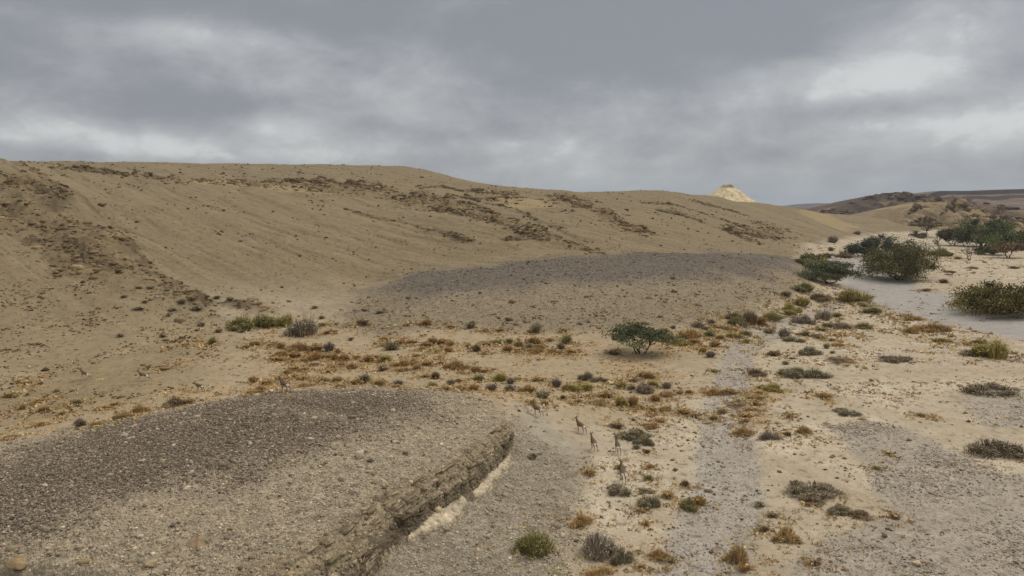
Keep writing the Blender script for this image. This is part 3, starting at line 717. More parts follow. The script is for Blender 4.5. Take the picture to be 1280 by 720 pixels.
parts.append(scatter_stones(P, (rng.gamma(1.4, .085, len(P))+.06)*np.clip(rr/120, .6, 2.0), stone_cols(len(P), lin(112, 92, 64), .3), CUB, .5, .35))
def slabs(P, size, colr, flat, dip=.22, head=.5, hv=.45):
    """bedded blocks: thin, tilted the same way, broken along the strike of their bed"""
    tv, tf = CUB; n = len(P); k = len(tv)
    v = tv[None]*(1+rng.uniform(-.28, .28, (n, k, 3)))*np.stack([rng.uniform(.9, 1.9, n), rng.uniform(.6, 1.0, n), flat*rng.uniform(.6, 1.4, n)], -1)[:, None, :]
    a = head + rng.normal(0, hv, n); t = dip + rng.normal(0, .1, n)
    y = v[..., 1]*np.cos(t)[:, None] - v[..., 2]*np.sin(t)[:, None]; z = v[..., 1]*np.sin(t)[:, None] + v[..., 2]*np.cos(t)[:, None]
    x2 = v[..., 0]*np.cos(a)[:, None] - y*np.sin(a)[:, None]; y2 = v[..., 0]*np.sin(a)[:, None] + y*np.cos(a)[:, None]
    v = np.stack([x2, y2, z], -1)*size[:, None, None] + P[:, None, :]; v[..., 2] += (size*flat*.25)[:, None]
    return v.reshape(-1, 3), (tf[None] + (np.arange(n)*k)[:, None, None]).reshape(-1, 3), np.repeat(colr, k, 0)
P = pick(15000, rock*sstep(-.25, .3, wxn+.6*wyn), 45, 330, -.72, .5, 1.0)
rr = np.hypot(P[:, 0], P[:, 1])
parts.append(slabs(P, np.minimum(rng.gamma(1.3, .085, len(P))+.07, .7)*np.clip(rr/120, .7, 1.7), stone_cols(len(P), lin(126, 107, 78), .30, .02), .55, .25, .35, .6))
for px, throw, decay in LEDGES:
    pts = W(*px)
    if len(pts) < 2: continue
    q = np.array(pts); L_ = np.hypot(*np.diff(q, axis=0).T); cum = np.concatenate([[0], np.cumsum(L_)])
    n = int(cum[-1]*7.0*min(throw, 1.6)); s = rng.uniform(0, cum[-1], n); keep = fbm(s, s*0+throw*10, 14, 3, .5, 500) > -.12; s = s[keep]; n = len(s)
    xx = np.interp(s, cum, q[:, 0]) + rng.normal(0, .5, n); yy = np.interp(s, cum, q[:, 1]) + rng.normal(0, .55, n)*rng.choice([1, 1, 3.5], n) - 2.2*fbm(s, s*0+throw*20, 9, 3, .5, 510)
    head = math.atan2(q[-1, 1]-q[0, 1], q[-1, 0]-q[0, 0])
    rr = np.hypot(xx, yy)
    parts.append(slabs(np.stack([xx, yy, sample(Z, xx, yy)], -1), np.minimum(rng.gamma(1.3, .075, n)+.08, .6)*np.clip(rr/130, .6, 1.6), stone_cols(n, lin(126, 107, 78), .28, .02), .55, .15, head, .45))
P = pick(5200, m_hill*(1-rock)*sstep(-.1, .5, wxn)*.7, 60, 300, -.72, .5)
rr = np.hypot(P[:, 0], P[:, 1])
parts.append(scatter_stones(P, (rng.gamma(1.6, .05, len(P))+.06)*np.clip(rr/110, .7, 1.8), stone_cols(len(P), lin(104, 88, 62), .35), OCT))
P = pick(7000, (1-m_hill)*(1-m_wash)*(1-t1_all)*(1-t2_all)*.8*sstep(-.3, .4, n_med), 22, 150, -.72, .72, 1.0)
parts.append(scatter_stones(P, rng.gamma(1.8, .022, len(P))+.02, stone_cols(len(P), lin(132, 112, 84), .4), OCT))
P = pick(2200, lowhill*(1-rock)*sstep(-.2, .4, n_med), 35, 95, -.72, -.1)
parts.append(scatter_stones(P, rng.gamma(1.8, .035, len(P))+.03, stone_cols(len(P), lin(120, 101, 72), .4), OCT))
P = pick(700, facemask, 16, 40, -.5, .1)
P2_ = pick(500, np.clip(facemask*(.3+nface), 0, 1), 16, 40, -.5, .1)
parts.append(scatter_stones(P2_, np.minimum(rng.gamma(1.2, .028, len(P2_))+.02, .16), stone_cols(len(P2_), lin(156, 138, 108), .22, .02), CUB, .7, .35, .45))
P3_ = pick(120, sstep(.9, .2, chalk)*sstep(.02, .2, chalk)+.15*undercut, 16, 40, -.5, .1)
parts.append(scatter_stones(P3_, np.minimum(rng.gamma(1.3, .03, len(P3_))+.02, .16), stone_cols(len(P3_), lin(190, 170, 136), .2, .02), CUB, .8, .35, .35))
bq = np.array(bank); bL = np.hypot(*np.diff(bq, axis=0).T); bcum = np.concatenate([[0], np.cumsum(bL)])
for lev, cnt, colr in ((.12, 90, lin(100, 87, 67)), (.36, 110, lin(146, 128, 99)), (.66, 90, lin(150, 133, 104))):
    s = rng.uniform(bcum[1]*.4, bcum[-1]*.97, cnt); keep = fbm(s, s*0+lev*40, 2.2, 3, .6, 520) > -.12; s = s[keep]; n = len(s)
    k = np.clip(np.searchsorted(bcum, s)-1, 0, len(bL)-1); dirv = (bq[k+1]-bq[k])/bL[k][:, None]
    wv = np.interp(s/bcum[-1], [0, .35, .6, .85, 1], [1.9, 1.3, .85, .55, .35])
    dd = -.25 + (lev + rng.normal(0, .035, n))*(wv+.25) - .36*fbm(bq[k, 0]+dirv[:, 0]*(s-bcum[k]), bq[k, 1]+dirv[:, 1]*(s-bcum[k]), 4.2, 2, .45, 115)
    xx = bq[k, 0] + dirv[:, 0]*(s-bcum[k]) - dirv[:, 1]*dd; yy = bq[k, 1] + dirv[:, 1]*(s-bcum[k]) + dirv[:, 0]*dd
    v, f, c = slabs(np.stack([xx, yy, sample(Z, xx, yy)], -1), np.minimum(rng.gamma(1.4, .03, n)+.03, .13), stone_cols(n, colr, .2, .02), .30, 0, 0, .0001)
    ang = np.repeat(np.arctan2(dirv[:, 1], dirv[:, 0]) + rng.normal(0, .12, n), 8); cx_, cy_ = np.repeat(xx, 8), np.repeat(yy, 8)
    ux, uy = (v[:, 0]-cx_)*2.2, v[:, 1]-cy_
    v = np.stack([cx_ + ux*np.cos(ang) - uy*np.sin(ang), cy_ + ux*np.sin(ang) + uy*np.cos(ang), v[:, 2]], -1)
    parts.append((v, f, c))
parts.append(scatter_stones(P, rng.gamma(2, .016, len(P))+.012, stone_cols(len(P), lin(124, 106, 80), .35), OCT))
def on_ridge(name, n, keep):
    Xr, Yr, Zr = RIDGE[name]; i = rng.integers(0, Xr.size, n); P = np.stack([Xr.ravel()[i], Yr.ravel()[i], Zr.ravel()[i]], -1); return P[keep(P)]
P = on_ridge('rocky_spur', 9000, lambda p: (p[:, 1] < 485) & (p[:, 2] > -1) & (fbm(p[:, 0], p[:, 1], 14, 3, .5, 530) + sstep(255, 305, p[:, 0])*.55 > .28))
parts.append(slabs(P, np.minimum(rng.gamma(1.5, .55, len(P))+.35, 3.0), stone_cols(len(P), lin(120, 101, 74), .32, .02), .5, .75, .9, .25))
P = on_ridge('dark_hill', 5000, lambda p: (p[:, 1] < 655) & (fbm(p[:, 0], p[:, 2]*2, 18, 3, .5, 531) > .12))
parts.append(slabs(P, np.minimum(rng.gamma(1.4, .5, len(P))+.4, 3.0), stone_cols(len(P), lin(92, 76, 58), .25, .02), .4, .2, .1, .3))
stuff_obj('rubble', parts, M_STONE, 'broken rock rubble lying along the hillside ledges, slopes and flats', 'rubble')

def boulder(u, v, wpx, hpx, colr, label, flat=.7, seed=0, name='boulder'):
    p = hit(u, v, Z); D = p[1]; w, h = wpx*D/FPX, hpx*D/FPX
    lr = np.random.default_rng(seed+900)
    n1_, n2_ = 14, 9; V_, F_ = [], []
    for i in range(n2_+1):
        ph = math.pi*i/n2_
        for j in range(n1_):
            th = 2*math.pi*j/n1_; d = np.array([math.sin(ph)*math.cos(th), math.sin(ph)*math.sin(th), math.cos(ph)])
            V_.append(d)
    V_ = np.array(V_)
    for _ in range(16):      # chip flat facets off
        nrm = lr.normal(size=3); nrm /= np.linalg.norm(nrm); c = lr.uniform(.35, .75); s = V_ @ nrm; V_ = V_ - np.where(s > c, s-c, 0)[:, None]*nrm
    V_ = V_*(1+.03*lr.normal(size=(len(V_), 1))); V_ = V_*np.array([w*.62, w*.5, h*.8])
    for i in range(n2_):
        for j in range(n1_):
            a, b = i*n1_+j, i*n1_+(j+1) % n1_; F_.append([a, a+n1_, b+n1_, b])
    me = mesh_np(name, V_, F_, M_STONE, np.clip(np.asarray(colr)*(1+.12*lr.normal(size=(len(V_), 1))), .02, .8))
    o = link(name, me, None, (p[0], p[1], p[2]+h*.15)); o.rotation_euler = (0, 0, lr.uniform(0, 6))
    return tag(o, label, 'boulder')
boulder(244, 684, 34, 17, lin(170, 144, 112), 'pinkish boulder broken out of the foreground terrace rim', seed=1)
boulder(212, 690, 15, 9, lin(180, 152, 122), 'small pinkish stone just left of the pinkish boulder', seed=8)
boulder(188, 706, 20, 10, lin(166, 146, 112), 'square tan block at the bottom edge left of the pinkish boulder', seed=2)
boulder(107, 702, 24, 9, lin(156, 134, 98), 'rounded earthy clod on the gravel near the bottom left', seed=3)
boulder(22, 706, 36, 11, lin(152, 130, 96), 'broad earthy clod in the bottom left corner of the terrace', seed=4)
boulder(449, 571, 17, 13, lin(208, 192, 162), 'lone pale boulder on the light gravel of the foreground terrace', seed=5)
boulder(572, 490, 10, 7, lin(214, 192, 156), 'cream stone on the back rim of the foreground terrace below rusty tufts', seed=6)
boulder(1146, 706, 14, 7, lin(196, 174, 140), 'flat pale slab on the sand at bottom right', seed=7)
boulder(36, 460, 7, 4, lin(176, 160, 130), 'single pale stone high on the left slope', seed=9)
boulder(795, 289, 15, 6, lin(160, 136, 98), 'tan rock block at the end of the upper hillside ledge', seed=10)
boulder(318, 642, 8, 6, lin(190, 178, 158), 'little white stone half sunk in the foreground gravel', seed=11)
boulder(679, 508, 5, 4, lin(220, 208, 184), 'tiny white stone beside the leftmost gazelle of the right herd', seed=12)

# ------------------------------------------------------------------ plants
def tubes(paths, sides=5):
    """paths: list of (points, radii) -> tapered tubes"""
    V_, F_ = [], []
    for pts, rad in paths:
        pts = np.asarray(pts, float); base = sum(len(x) for x in V_)
        for i, p in enumerate(pts):
            t = pts[min(i+1, len(pts)-1)]-pts[max(i-1, 0)]; t = t/(np.linalg.norm(t)+1e-9)
            a = np.cross(t, [0.31, .95, .05]); a /= np.linalg.norm(a)+1e-9; b = np.cross(t, a)
            th = np.arange(sides)*2*np.pi/sides
            V_.append(p + rad[i]*(np.cos(th)[:, None]*a + np.sin(th)[:, None]*b))
        for i in range(len(pts)-1):
            for j in range(sides):
                k = (j+1) % sides; F_.append([base+i*sides+j, base+i*sides+k, base+(i+1)*sides+k, base+(i+1)*sides+j])
    return np.concatenate(V_), np.array(F_)
def leaves(P, size, colr, lr, stretch=1.8, up=.35):
    """small diamond leaf sprays, one quad each"""
    n = len(P); d = lr.normal(size=(n, 3)); d[:, 2] += up; d /= np.linalg.norm(d, axis=1)[:, None]
    e = np.cross(d, lr.normal(size=(n, 3))); e /= np.linalg.norm(e, axis=1)[:, None]
    L_, w_ = (size*stretch)[:, None]*d*.5, size[:, None]*e*.5
    v = np.stack([P-L_, P+w_, P+L_, P-w_], 1).reshape(-1, 3)
    f = np.arange(n*4).reshape(n, 4)
    return v, f, np.repeat(colr, 4, 0)
def cvar(n, base, lr, var=.25, alt=None, altp=.0):
    c = np.asarray(base)[None]*np.exp(lr.normal(0, var, (n, 1)))*(1+lr.normal(0, .05, (n, 3)))
    if alt is not None:
        m = lr.uniform(size=n) < altp; c[m] = np.asarray(alt)[None]*np.exp(lr.normal(0, var, (m.sum(), 1)))
    return np.clip(c, .01, .7)
def blades(n, lr, rx, h, width, colr_base, var, lean=1.0, alt=None, altp=0, curl=.25, base_r=.25):
    """a tuft of thin stems fanning from the root to a domed outline (unit width 1, height 1)"""
    a = lr.uniform(0, 2*np.pi, n); q = np.sqrt(lr.uniform(0, 1, n))
    tip = np.stack([np.cos(a)*q*rx*lean, np.sin(a)*q*rx*lean, h*np.sqrt(np.clip(1-(q*.93)**2, 0, 1))*lr.uniform(.55, 1.08, n)], -1)
    root = np.stack([np.cos(a)*q*rx*base_r, np.sin(a)*q*rx*base_r, np.full(n, -.05*h)], -1)
    mid = root*.45 + tip*.55; mid[:, 2] += h*curl*lr.uniform(.2, 1, n)*q
    side = np.stack([-np.sin(a+lr.normal(0, .8, n)), np.cos(a), np.zeros(n)], -1)*width*lr.uniform(.6, 1.4, n)[:, None]
    v = np.stack([root-side*.6, root+side*.6, mid+side, mid-side, tip+side*.15, tip-side*.15], 1).reshape(-1, 3)
    b = np.arange(n)[:, None]*6
    f = np.concatenate([b+np.array([[0, 1, 2, 3]]), b+np.array([[3, 2, 4, 5]])])
    return v, f, np.repeat(cvar(n, colr_base, lr, var, alt, altp), 6, 0)
def dome(n, lr, rx, h, size, base, var, alt=None, altp=0, lumps=7, fill=.35, stretch=1.8):
    """leaf sprays gathered in clumps under an uneven dome"""
    la = lr.uniform(0, 2*np.pi, lumps); lq = np.sqrt(lr.uniform(0, .8, lumps))
    C_ = np.stack([np.cos(la)*lq*rx*.8, np.sin(la)*lq*rx*.8, h*(.25+.5*np.sqrt(1-lq**2)*lr.uniform(.6, 1.1, lumps))], -1)
    k = lr.integers(0, lumps, n); d = lr.normal(size=(n, 3)); d /= np.linalg.norm(d, axis=1)[:, None]
    rad = lr.uniform(fill, 1.05, n)[:, None]
    P_ = C_[k] + d*rad*np.array([rx*.42, rx*.42, h*.33])*lr.uniform(.75, 1.2, lumps)[k][:, None]
    P_[:, 2] = np.abs(P_[:, 2])
    return leaves(P_, size*lr.uniform(.6, 1.4, n), cvar(n, base, lr, var, alt, altp), lr, stretch)
def join(*ps):
    off = 0; V_, F_, C_ = [], [], []
    for v, f, c in ps: V_.append(v); F_.append(f+off); C_.append(c); off += len(v)
    return np.concatenate(V_), np.concatenate(F_), np.concatenate(C_)
RUST, RUST2, STRAW, STRAW2 = lin(186, 152, 102), lin(168, 135, 90), lin(190, 160, 112), lin(172, 142, 98)
OLIVE, OLIVE2, YEL, GREY, DGREEN, DARK, BROWN = lin(134, 128, 82), lin(158, 146, 94), lin(180, 162, 94), lin(176, 160, 136), lin(146, 137, 104), lin(142, 126, 102), lin(146, 123, 90)
def proto(kind, s):
    lr = np.random.default_rng(1000+s+hash_kind[kind])
    if s >= 5: return fine(kind, lr)
    if kind == 'R': return join(blades(230, lr, .5, .92, .018, RUST, .28, alt=RUST2, altp=.3), dome(190, lr, .5, .85, .07, RUST, .28, RUST2, .35))
    if kind == 'S': return join(blades(330, lr, .5, 1.0, .014, STRAW, .25, alt=STRAW2, altp=.35), dome(80, lr, .5, .8, .06, STRAW2, .25, STRAW, .3))
    if kind == 'O': return join(blades(240, lr, .5, .95, .014, OLIVE2, .25, alt=OLIVE, altp=.4), dome(380, lr, .5, .95, .055, OLIVE, .3, OLIVE2, .4, 9))
    if kind == 'Y': return join(blades(320, lr, .5, 1.0, .014, YEL, .22, alt=OLIVE2, altp=.4), dome(240, lr, .5, .95, .05, YEL, .25, OLIVE2, .3, 8))
    if kind == 'G': return join(blades(420, lr, .5, 1.0, .009, GREY, .25, alt=lin(104, 94, 84), altp=.4), dome(110, lr, .5, .9, .05, lin(112, 102, 84), .25, None, 0, 8))
    if kind == 'K': return join(blades(170, lr, .5, .9, .014, DARK, .25), dome(330, lr, .5, .9, .06, DGREEN, .3, DARK, .35, 8))
    if kind == 'M': return join(blades(260, lr, .5, .85, .012, DARK, .28, alt=lin(112, 100, 78), altp=.3, curl=.5, base_r=.6), dome(200, lr, .52, .7, .05, lin(90, 82, 58), .28, DARK, .4, 12))
    if kind == 'B': return join(blades(220, lr, .5, .95, .014, BROWN, .28, alt=lin(84, 70, 52), altp=.4), dome(170, lr, .5, .85, .055, BROWN, .28, lin(86, 76, 50), .4, 8))
def fine(kind, lr):
    """the same plants with finer, denser stems and leaves, for those that stand near or large"""
    A_, B_ = {'R': (RUST, RUST2), 'S': (STRAW, STRAW2), 'O': (OLIVE2, OLIVE), 'Y': (YEL, OLIVE2), 'G': (GREY, lin(118, 107, 94)), 'K': (DGREEN, DARK), 'M': (lin(124, 111, 88), DARK), 'B': (BROWN, DARK)}[kind]
    tw = {'R': .3, 'S': .15, 'O': .9, 'Y': .7, 'G': .35, 'K': .9, 'M': .5, 'B': .5}[kind]
    flat_ = .8 if kind == 'M' else 1.0
    pcs = []; m = {'M': 11, 'K': 8, 'G': 6, 'B': 6}.get(kind, 5)
    for i in range(m):          # several crowns of unequal size make an uneven outline with gaps
        a, q = lr.uniform(0, 6.283), .36*math.sqrt(lr.uniform(0, 1)); r = lr.uniform(.14, .25) if kind in 'MK' else lr.uniform(.2, .34); h = flat_*lr.uniform(.65, 1.0)*(1-.4*(q/.36)**2*(kind != 'M'))
        if i == 0: q, h, r = .08, flat_*1.05, max(r, .24)
        off = np.array([math.cos(a)*q, math.sin(a)*q, 0])
        for pc in (blades(int(1000/m), lr, r, h, .006, A_, .25, alt=B_, altp=.4, curl=.3, base_r=.5), dome(int(1700*tw/m), lr, r, .92*h, .024, A_, .28, B_, .4, 4, .25, 2.2)):
            pcs.append((pc[0]+off, pc[1], pc[2]*lr.uniform(.85, 1.15)))
    return join(*pcs)
hash_kind = {k: i*37 for i, k in enumerate('RSOYGKMB')}
KIND = {'R': ('dry_tuft', 'rust brown dry tuft', 'dry tuft', 'rusty dry tufts on the sandy flat'),
        'S': ('grass_tuft', 'straw coloured grass tuft', 'grass tuft', 'straw coloured grass tufts'),
        'O': ('green_bush', 'olive green bush', 'bush', 'olive green bushes'),
        'Y': ('broom_bush', 'yellow green bush', 'bush', 'yellow green bushes'),
        'G': ('twiggy_bush', 'grey twiggy bush', 'bush', 'grey twiggy bushes'),
        'K': ('dark_shrub', 'dark green grey shrub', 'shrub', 'dark low shrubs'),
        'M': ('mat_shrub', 'dark flat spreading shrub', 'shrub', 'flat spreading shrubs'),
        'B': ('brown_shrub', 'dark brown dry shrub', 'shrub', 'dark brown dry shrubs')}
MESHES = {}
def shrub_mesh(kind, i):
    if (kind, i) not in MESHES:
        v, f, c = proto(kind, i); MESHES[kind, i] = mesh_np(KIND[kind][0], v, f, M_LEAF, c)
    return MESHES[kind, i]
# every shrub of the photograph: kind: u, v of the foot, width, height in photograph pixels
SHRUBS = {
'R': '''349,451,18,6 352,445,20,9 367,447,18,9 393,440,18,12 396,451,26,12 410,448,8,5 418,450,10,10 379,452,10,5 368,463,11,6 382,463,9,5 358,467,10,5 391,457,9,4 415,460,9,4 410,466,7,4 337,433,10,4 350,436,12,9
 412,417,14,5 564,410,10,4 479,426,10,6 500,430,13,7 479,433,8,5 515,429,14,4 532,433,14,7 551,431,12,8 560,440,12,7 527,438,9,5 520,446,10,4 422,442,8,8 428,451,18,9 446,448,8,5 460,453,15,11 470,448,9,5 502,457,21,8
 516,453,6,4 533,457,15,6 551,456,8,5 568,461,24,10 440,461,14,7 424,457,9,4 504,464,16,5 532,472,10,5 573,478,11,6 607,415,8,5 626,415,10,5 662,417,10,5 705,416,9,6 688,427,9,5 675,436,16,6 672,441,22,7 691,442,11,8
 701,443,10,6 713,441,13,5 634,440,15,9 608,432,12,5 649,441,7,3 602,443,9,4 563,433,8,8 595,466,14,9 607,466,10,6 583,461,10,6 648,475,8,4 673,477,16,6 556,488,14,6 575,488,18,8 592,488,16,9 661,492,17,12
 318,494,26,7 325,488,14,6 332,481,14,8 355,476,16,6 368,472,9,5 377,475,16,5 404,477,14,6 375,484,26,6 423,485,14,6 820,502,13,10 757,498,16,10 802,512,11,6 814,514,13,6 856,518,18,9 825,528,10,5 816,521,7,3
 953,407,14,14 895,434,15,10 880,441,10,8 952,493,14,4 948,499,16,5 946,507,14,5 940,513,16,4 937,521,18,5 934,527,14,4 930,543,26,10 892,494,22,9 1033,498,18,7 1057,421,20,4 1049,433,16,4 875,633,16,14 824,699,26,12
 836,624,16,10 801,641,12,8 808,658,11,7 752,722,26,10 816,536,20,6 813,586,9,7 726,657,22,14 737,595,16,8 128,512,12,5 48,533,28,5 75,519,11,5 52,502,9,4 35,480,14,4 936,715,24,8''',
'S': '''372,439,26,12 317,432,16,6 306,436,10,6 366,453,6,4 402,408,10,5 507,408,9,4 532,407,18,9 540,430,14,10 545,441,8,4 521,462,12,7 444,481,16,8 423,477,9,7 473,482,16,9 668,430,18,9 648,434,13,9 585,434,8,5 494,485,14,5
 650,490,10,6 664,505,14,5 681,507,11,7 724,503,11,4 315,479,13,10 420,478,15,8 812,474,16,10 803,471,12,7 836,497,22,9 850,493,10,5 792,509,14,17 752,506,28,7 837,515,20,7 862,492,10,5 865,425,32,17 868,430,16,7 906,412,25,5 901,424,12,6
 912,493,18,8 904,517,14,6 893,525,12,6 1003,541,22,9 1152,521,12,5 987,677,36,16 930,705,34,27 141,508,14,5 117,533,20,7 148,524,28,12 172,517,20,14 9,549,18,6 53,515,14,8 27,512,9,8 41,506,11,5 9,497,14,6 236,505,14,7
 1142,400,26,8 1149,417,23,11 1176,415,32,13 1206,384,26,12 1199,324,10,4 1160,364,12,4''',
'O': '''296,412,34,20 322,411,32,20 264,431,10,10 708,430,13,13 637,430,8,8 624,430,16,5 598,477,15,9 540,483,16,6 888,421,13,8 927,408,22,14 965,401,24,12 893,466,8,4 988,522,11,4 1047,397,12,7 1082,382,20,3 1100,392,24,9
 1029,414,15,4 1042,427,9,4 1079,411,20,9 1112,569,9,4 1097,588,10,5 675,701,48,40 861,638,20,18 811,601,12,7 94,505,14,5 1012,367,28,14 1184,320,28,12 1186,429,22,6 1227,430,15,5''',
'Y': '''355,409,24,18 481,452,15,9 625,477,19,12 712,490,24,11 735,489,30,10 777,486,15,10 817,483,14,7 777,509,17,14 850,432,20,11 918,424,22,7 934,429,11,6 968,489,24,10 986,395,19,7 1005,384,18,14 990,393,20,16 1072,379,42,20 1256,450,46,26''',
'G': '''379,421,38,29 410,440,16,14 497,482,16,8 563,482,12,9 662,436,13,7 701,437,12,9 638,480,12,9 696,484,15,12 614,489,17,10 637,489,17,9 808,492,26,16 790,488,12,7 834,486,14,9 872,410,20,8 842,411,8,5 890,406,11,8 889,447,14,9
 1006,405,22,14 1034,401,20,16 982,423,18,14 963,550,20,12 745,697,46,30 97,534,18,13 1043,304,14,10 1073,294,10,5''',
'K': '''272,416,9,6 301,416,8,5 401,399,8,5 393,386,8,4 474,392,11,4 489,438,19,13 438,426,7,5 478,464,15,8 454,479,17,13 588,411,14,11 670,417,14,15 679,498,18,11 738,477,24,13 882,413,10,6 927,409,18,8 963,417,14,7 998,472,34,13 1023,473,30,12
 1012,421,22,8 990,427,30,6 1014,444,26,12 1034,436,8,8 1041,442,7,4 983,456,9,5 991,449,8,3 1059,520,32,7 1053,644,28,12 951,634,14,7 815,637,32,16 807,617,20,5 778,706,26,28 770,620,32,12 793,550,34,14 806,558,20,14 796,562,10,6 50,481,6,4
 250,408,10,6 245,389,14,7 239,377,9,6 226,381,10,7 172,361,8,4 187,361,9,4 153,373,9,5 202,422,8,5 149,422,9,5 210,396,5,4 214,389,10,4 172,388,14,4 180,379,7,4 270,374,9,5 245,414,6,3 1003,366,16,7 985,372,16,8 1000,328,10,5 1040,314,8,6 1083,327,10,3 666,574,12,9''',
'M': '''792,478,14,5 1050,411,32,9 1240,492,56,12 1255,572,58,26 1022,620,58,15 1214,369,24,4 1218,336,12,4 1190,341,14,4 1187,344,8,3 1225,445,36,9 1270,336,14,5 1130,453,36,8''',
'B': '''452,407,16,9 544,474,13,11 595,440,13,10 704,499,8,6 758,478,9,5 870,523,12,5 767,444,16,5 920,401,20,12 938,406,24,20 933,421,14,9 968,445,17,7 946,470,20,10 985,545,12,5 925,509,24,3 1027,424,12,5 1056,453,28,4 1076,648,26,8
 1014,630,26,8 967,647,14,5 956,665,14,7 1120,649,14,5 1021,707,12,5 857,609,10,9 802,712,10,5 840,705,8,4 810,567,8,5 777,587,10,7 772,536,18,6 215,509,32,12 1025,377,20,12 1055,322,24,7 1036,323,16,7 1182,354,12,6'''}
# plain words for the shrubs that stand out; the others are told apart by the landmark they grow next to
SPECIAL = {
 ('O', 675): 'round dark green bush alone on the gravel apron at bottom centre', ('G', 745): 'sprawling grey shrub on a sandy hump right of the bottom centre bush',
 ('K', 778): 'dark right hand clump of the sprawling shrub on the sandy hump', ('O', 296): 'left half of the olive green bush pair below the rocky gully',
 ('O', 322): 'right half of the olive green bush pair below the rocky gully', ('Y', 355): 'fresh yellow green bush tucked behind the big grey bush',
 ('G', 379): 'big grey leafless bush at the foot of the hillside on the left', ('Y', 1072): 'rounded yellow green bush in the grey wash before the big acacia',
 ('Y', 1256): 'wide yellow green bush at the right edge below the wash', ('M', 1255): 'nearly black domed shrub at the right edge among gravel',
 ('M', 1240): 'flat dark shrub near the right edge above the nearly black shrub', ('K', 454): 'very dark green bush behind the rim of the foreground terrace',
 ('K', 998): 'left half of the long dark green mat on the pale sand', ('K', 1023): 'right half of the long dark green mat on the pale sand',
 ('S', 930): 'bristly straw coloured grass clump at the bottom beside the small channel', ('S', 987): 'wide pale straw grass clump on the right hand sand near the bottom',
 ('S', 865): 'largest tan grass clump, between the lone acacia and the far terrace', ('O', 861): 'olive bush with a rusty neighbour on the channel bank in the foreground',
 ('B', 938): 'tallest brown bush at the right foot of the far terrace', ('M', 1022): 'long flat twig mat on the sand below the right hand gravel',
 ('G', 808): 'grey green bush amid the yellow patch below the lone acacia', ('K', 489): 'grey green bush alone in the middle of the rusty flat',
 ('K', 670): 'dark upright bush against the foot of the far terrace', ('K', 738): 'dark domed shrub on the sand below left of the lone acacia',
 ('S', 792): 'tall orange straw clump in the yellow patch below the lone acacia', ('K', 793): 'arched dark shrub just right of the right gazelle herd',
 ('R', 726): 'reddest tuft, alone just above the sprawling hump shrub', ('Y', 968): 'neat yellow green cushion beside the small channel', ('K', 1014): 'ragged dark shrub between the wash and the long dark mat',
 ('K', 666): 'small dark shrub alone on the smooth gravel apron', ('O', 1184): 'low green bush beneath the leafless sapling', ('G', 1043): 'thin grey bush at the far toe of the hillside'}
SUB = {}
PLACED = []
def place_shrub(kind, u, v, w, h, idx):
    p = hit(u, v, Z)
    if p is None: return
    D = p[1]; wm, hm = w*D/FPX, h*D/FPX
    nm, base, cat, grp = KIND[kind]
    o = link(nm, shrub_mesh(kind, (5 + idx % 3) if w >= 20 else idx % 5), None, (p[0], p[1]+wm*.3, sample(Z, np.array([p[0]]), np.array([p[1]+wm*.3]))[0]))
    fs = 1.12 if w >= 20 else 1.0
    o.scale = (wm*1.38*fs, wm*1.25*fs, hm*(.8 if kind == 'M' else 1.0)); o.rotation_euler = (0, 0, (idx*math.pi + .5*math.sin(idx*5.1)))
    tag(o, None, cat, grp); PLACED.append((o, kind, u, v-h*.5, w, h)); return o
for kind, txt in SHRUBS.items():
    for i, s in enumerate(txt.split()):
        place_shrub(kind, *[int(k) for k in s.split(',')], i)

# thin litter: twigs and thumb sized tufts that nobody could count
def litter():
    P1 = pick(8000, (1-m_wash)*(1-m_hill)*(1-t1_all)*(1-t2_all)*sstep(-.05, .35, n_med+.4*wyn)*(.35+.65*midband), 24, 120, -.72, .72)
    P2 = pick(1500, lowhill*(1-rock)*sstep(-.1, .4, n_med), 38, 110, -.72, -.1)
    P3 = pick(3200, (1-m_wash)*(1-m_hill)*(1-midband)*(1-t1_all)*(1-t2_all)*sstep(.0, .4, n_med-.3*wyn), 22, 110, .02, .72)
    P5 = pick(2600, (1-m_wash*.9)*(1-m_hill)*(1-t2_all)*sstep(-.1, .4, n_med+.3*wyn), 95, 270, .15, .72)
    near = []; ncol = []
    for o, kind, u, v, w, h in PLACED:      # soft skirts of dead straw round the tufts
        if kind not in 'RSYBO': continue
        k = int(8 + w*1.7); wm = o.scale[0]; ox, oy = o.location[0], o.location[1]
        x = ox + rng.normal(0, .62*wm, k); y = oy + rng.normal(0, .75*wm, k); near.append(np.stack([x, y, sample(Z, x, y)], -1))
        ncol.append(cvar(k, lin(176, 149, 104) if kind in 'RB' else lin(180, 158, 112), rng, .13, lin(164, 137, 96), .4))
    P4 = np.concatenate(near)
    P_ = np.concatenate([P1, P2, P3, P5, P4]); n = len(P_)
    basec = np.concatenate([cvar(len(P1), RUST, rng, .3, STRAW2, .35), cvar(len(P2), lin(104, 88, 58), rng, .3), cvar(len(P3), DARK, rng, .3, STRAW2, .3), cvar(len(P5), lin(120, 106, 80), rng, .3, STRAW2, .4)] + ncol)
    k = 7; Q = np.repeat(P_, k, 0); big = np.concatenate([np.ones(len(P1)+len(P2)+len(P3)), np.full(len(P5), 1.5), np.full(len(P4), 1.7)]); s = np.repeat(big*np.minimum(rng.gamma(2.0, .022, n)+.025, .16)*np.clip(np.hypot(P_[:, 0], P_[:, 1])/45, .7, 1.8), k)
    off = rng.normal(size=(n*k, 3))*s[:, None]*np.array([.8, .8, .25]); off[:, 2] = np.abs(off[:, 2])
    return leaves(Q+off, s*.6, np.repeat(basec, k, 0)*rng.uniform(1.0, 1.5, (n*k, 1)), rng, 2.2, .2)
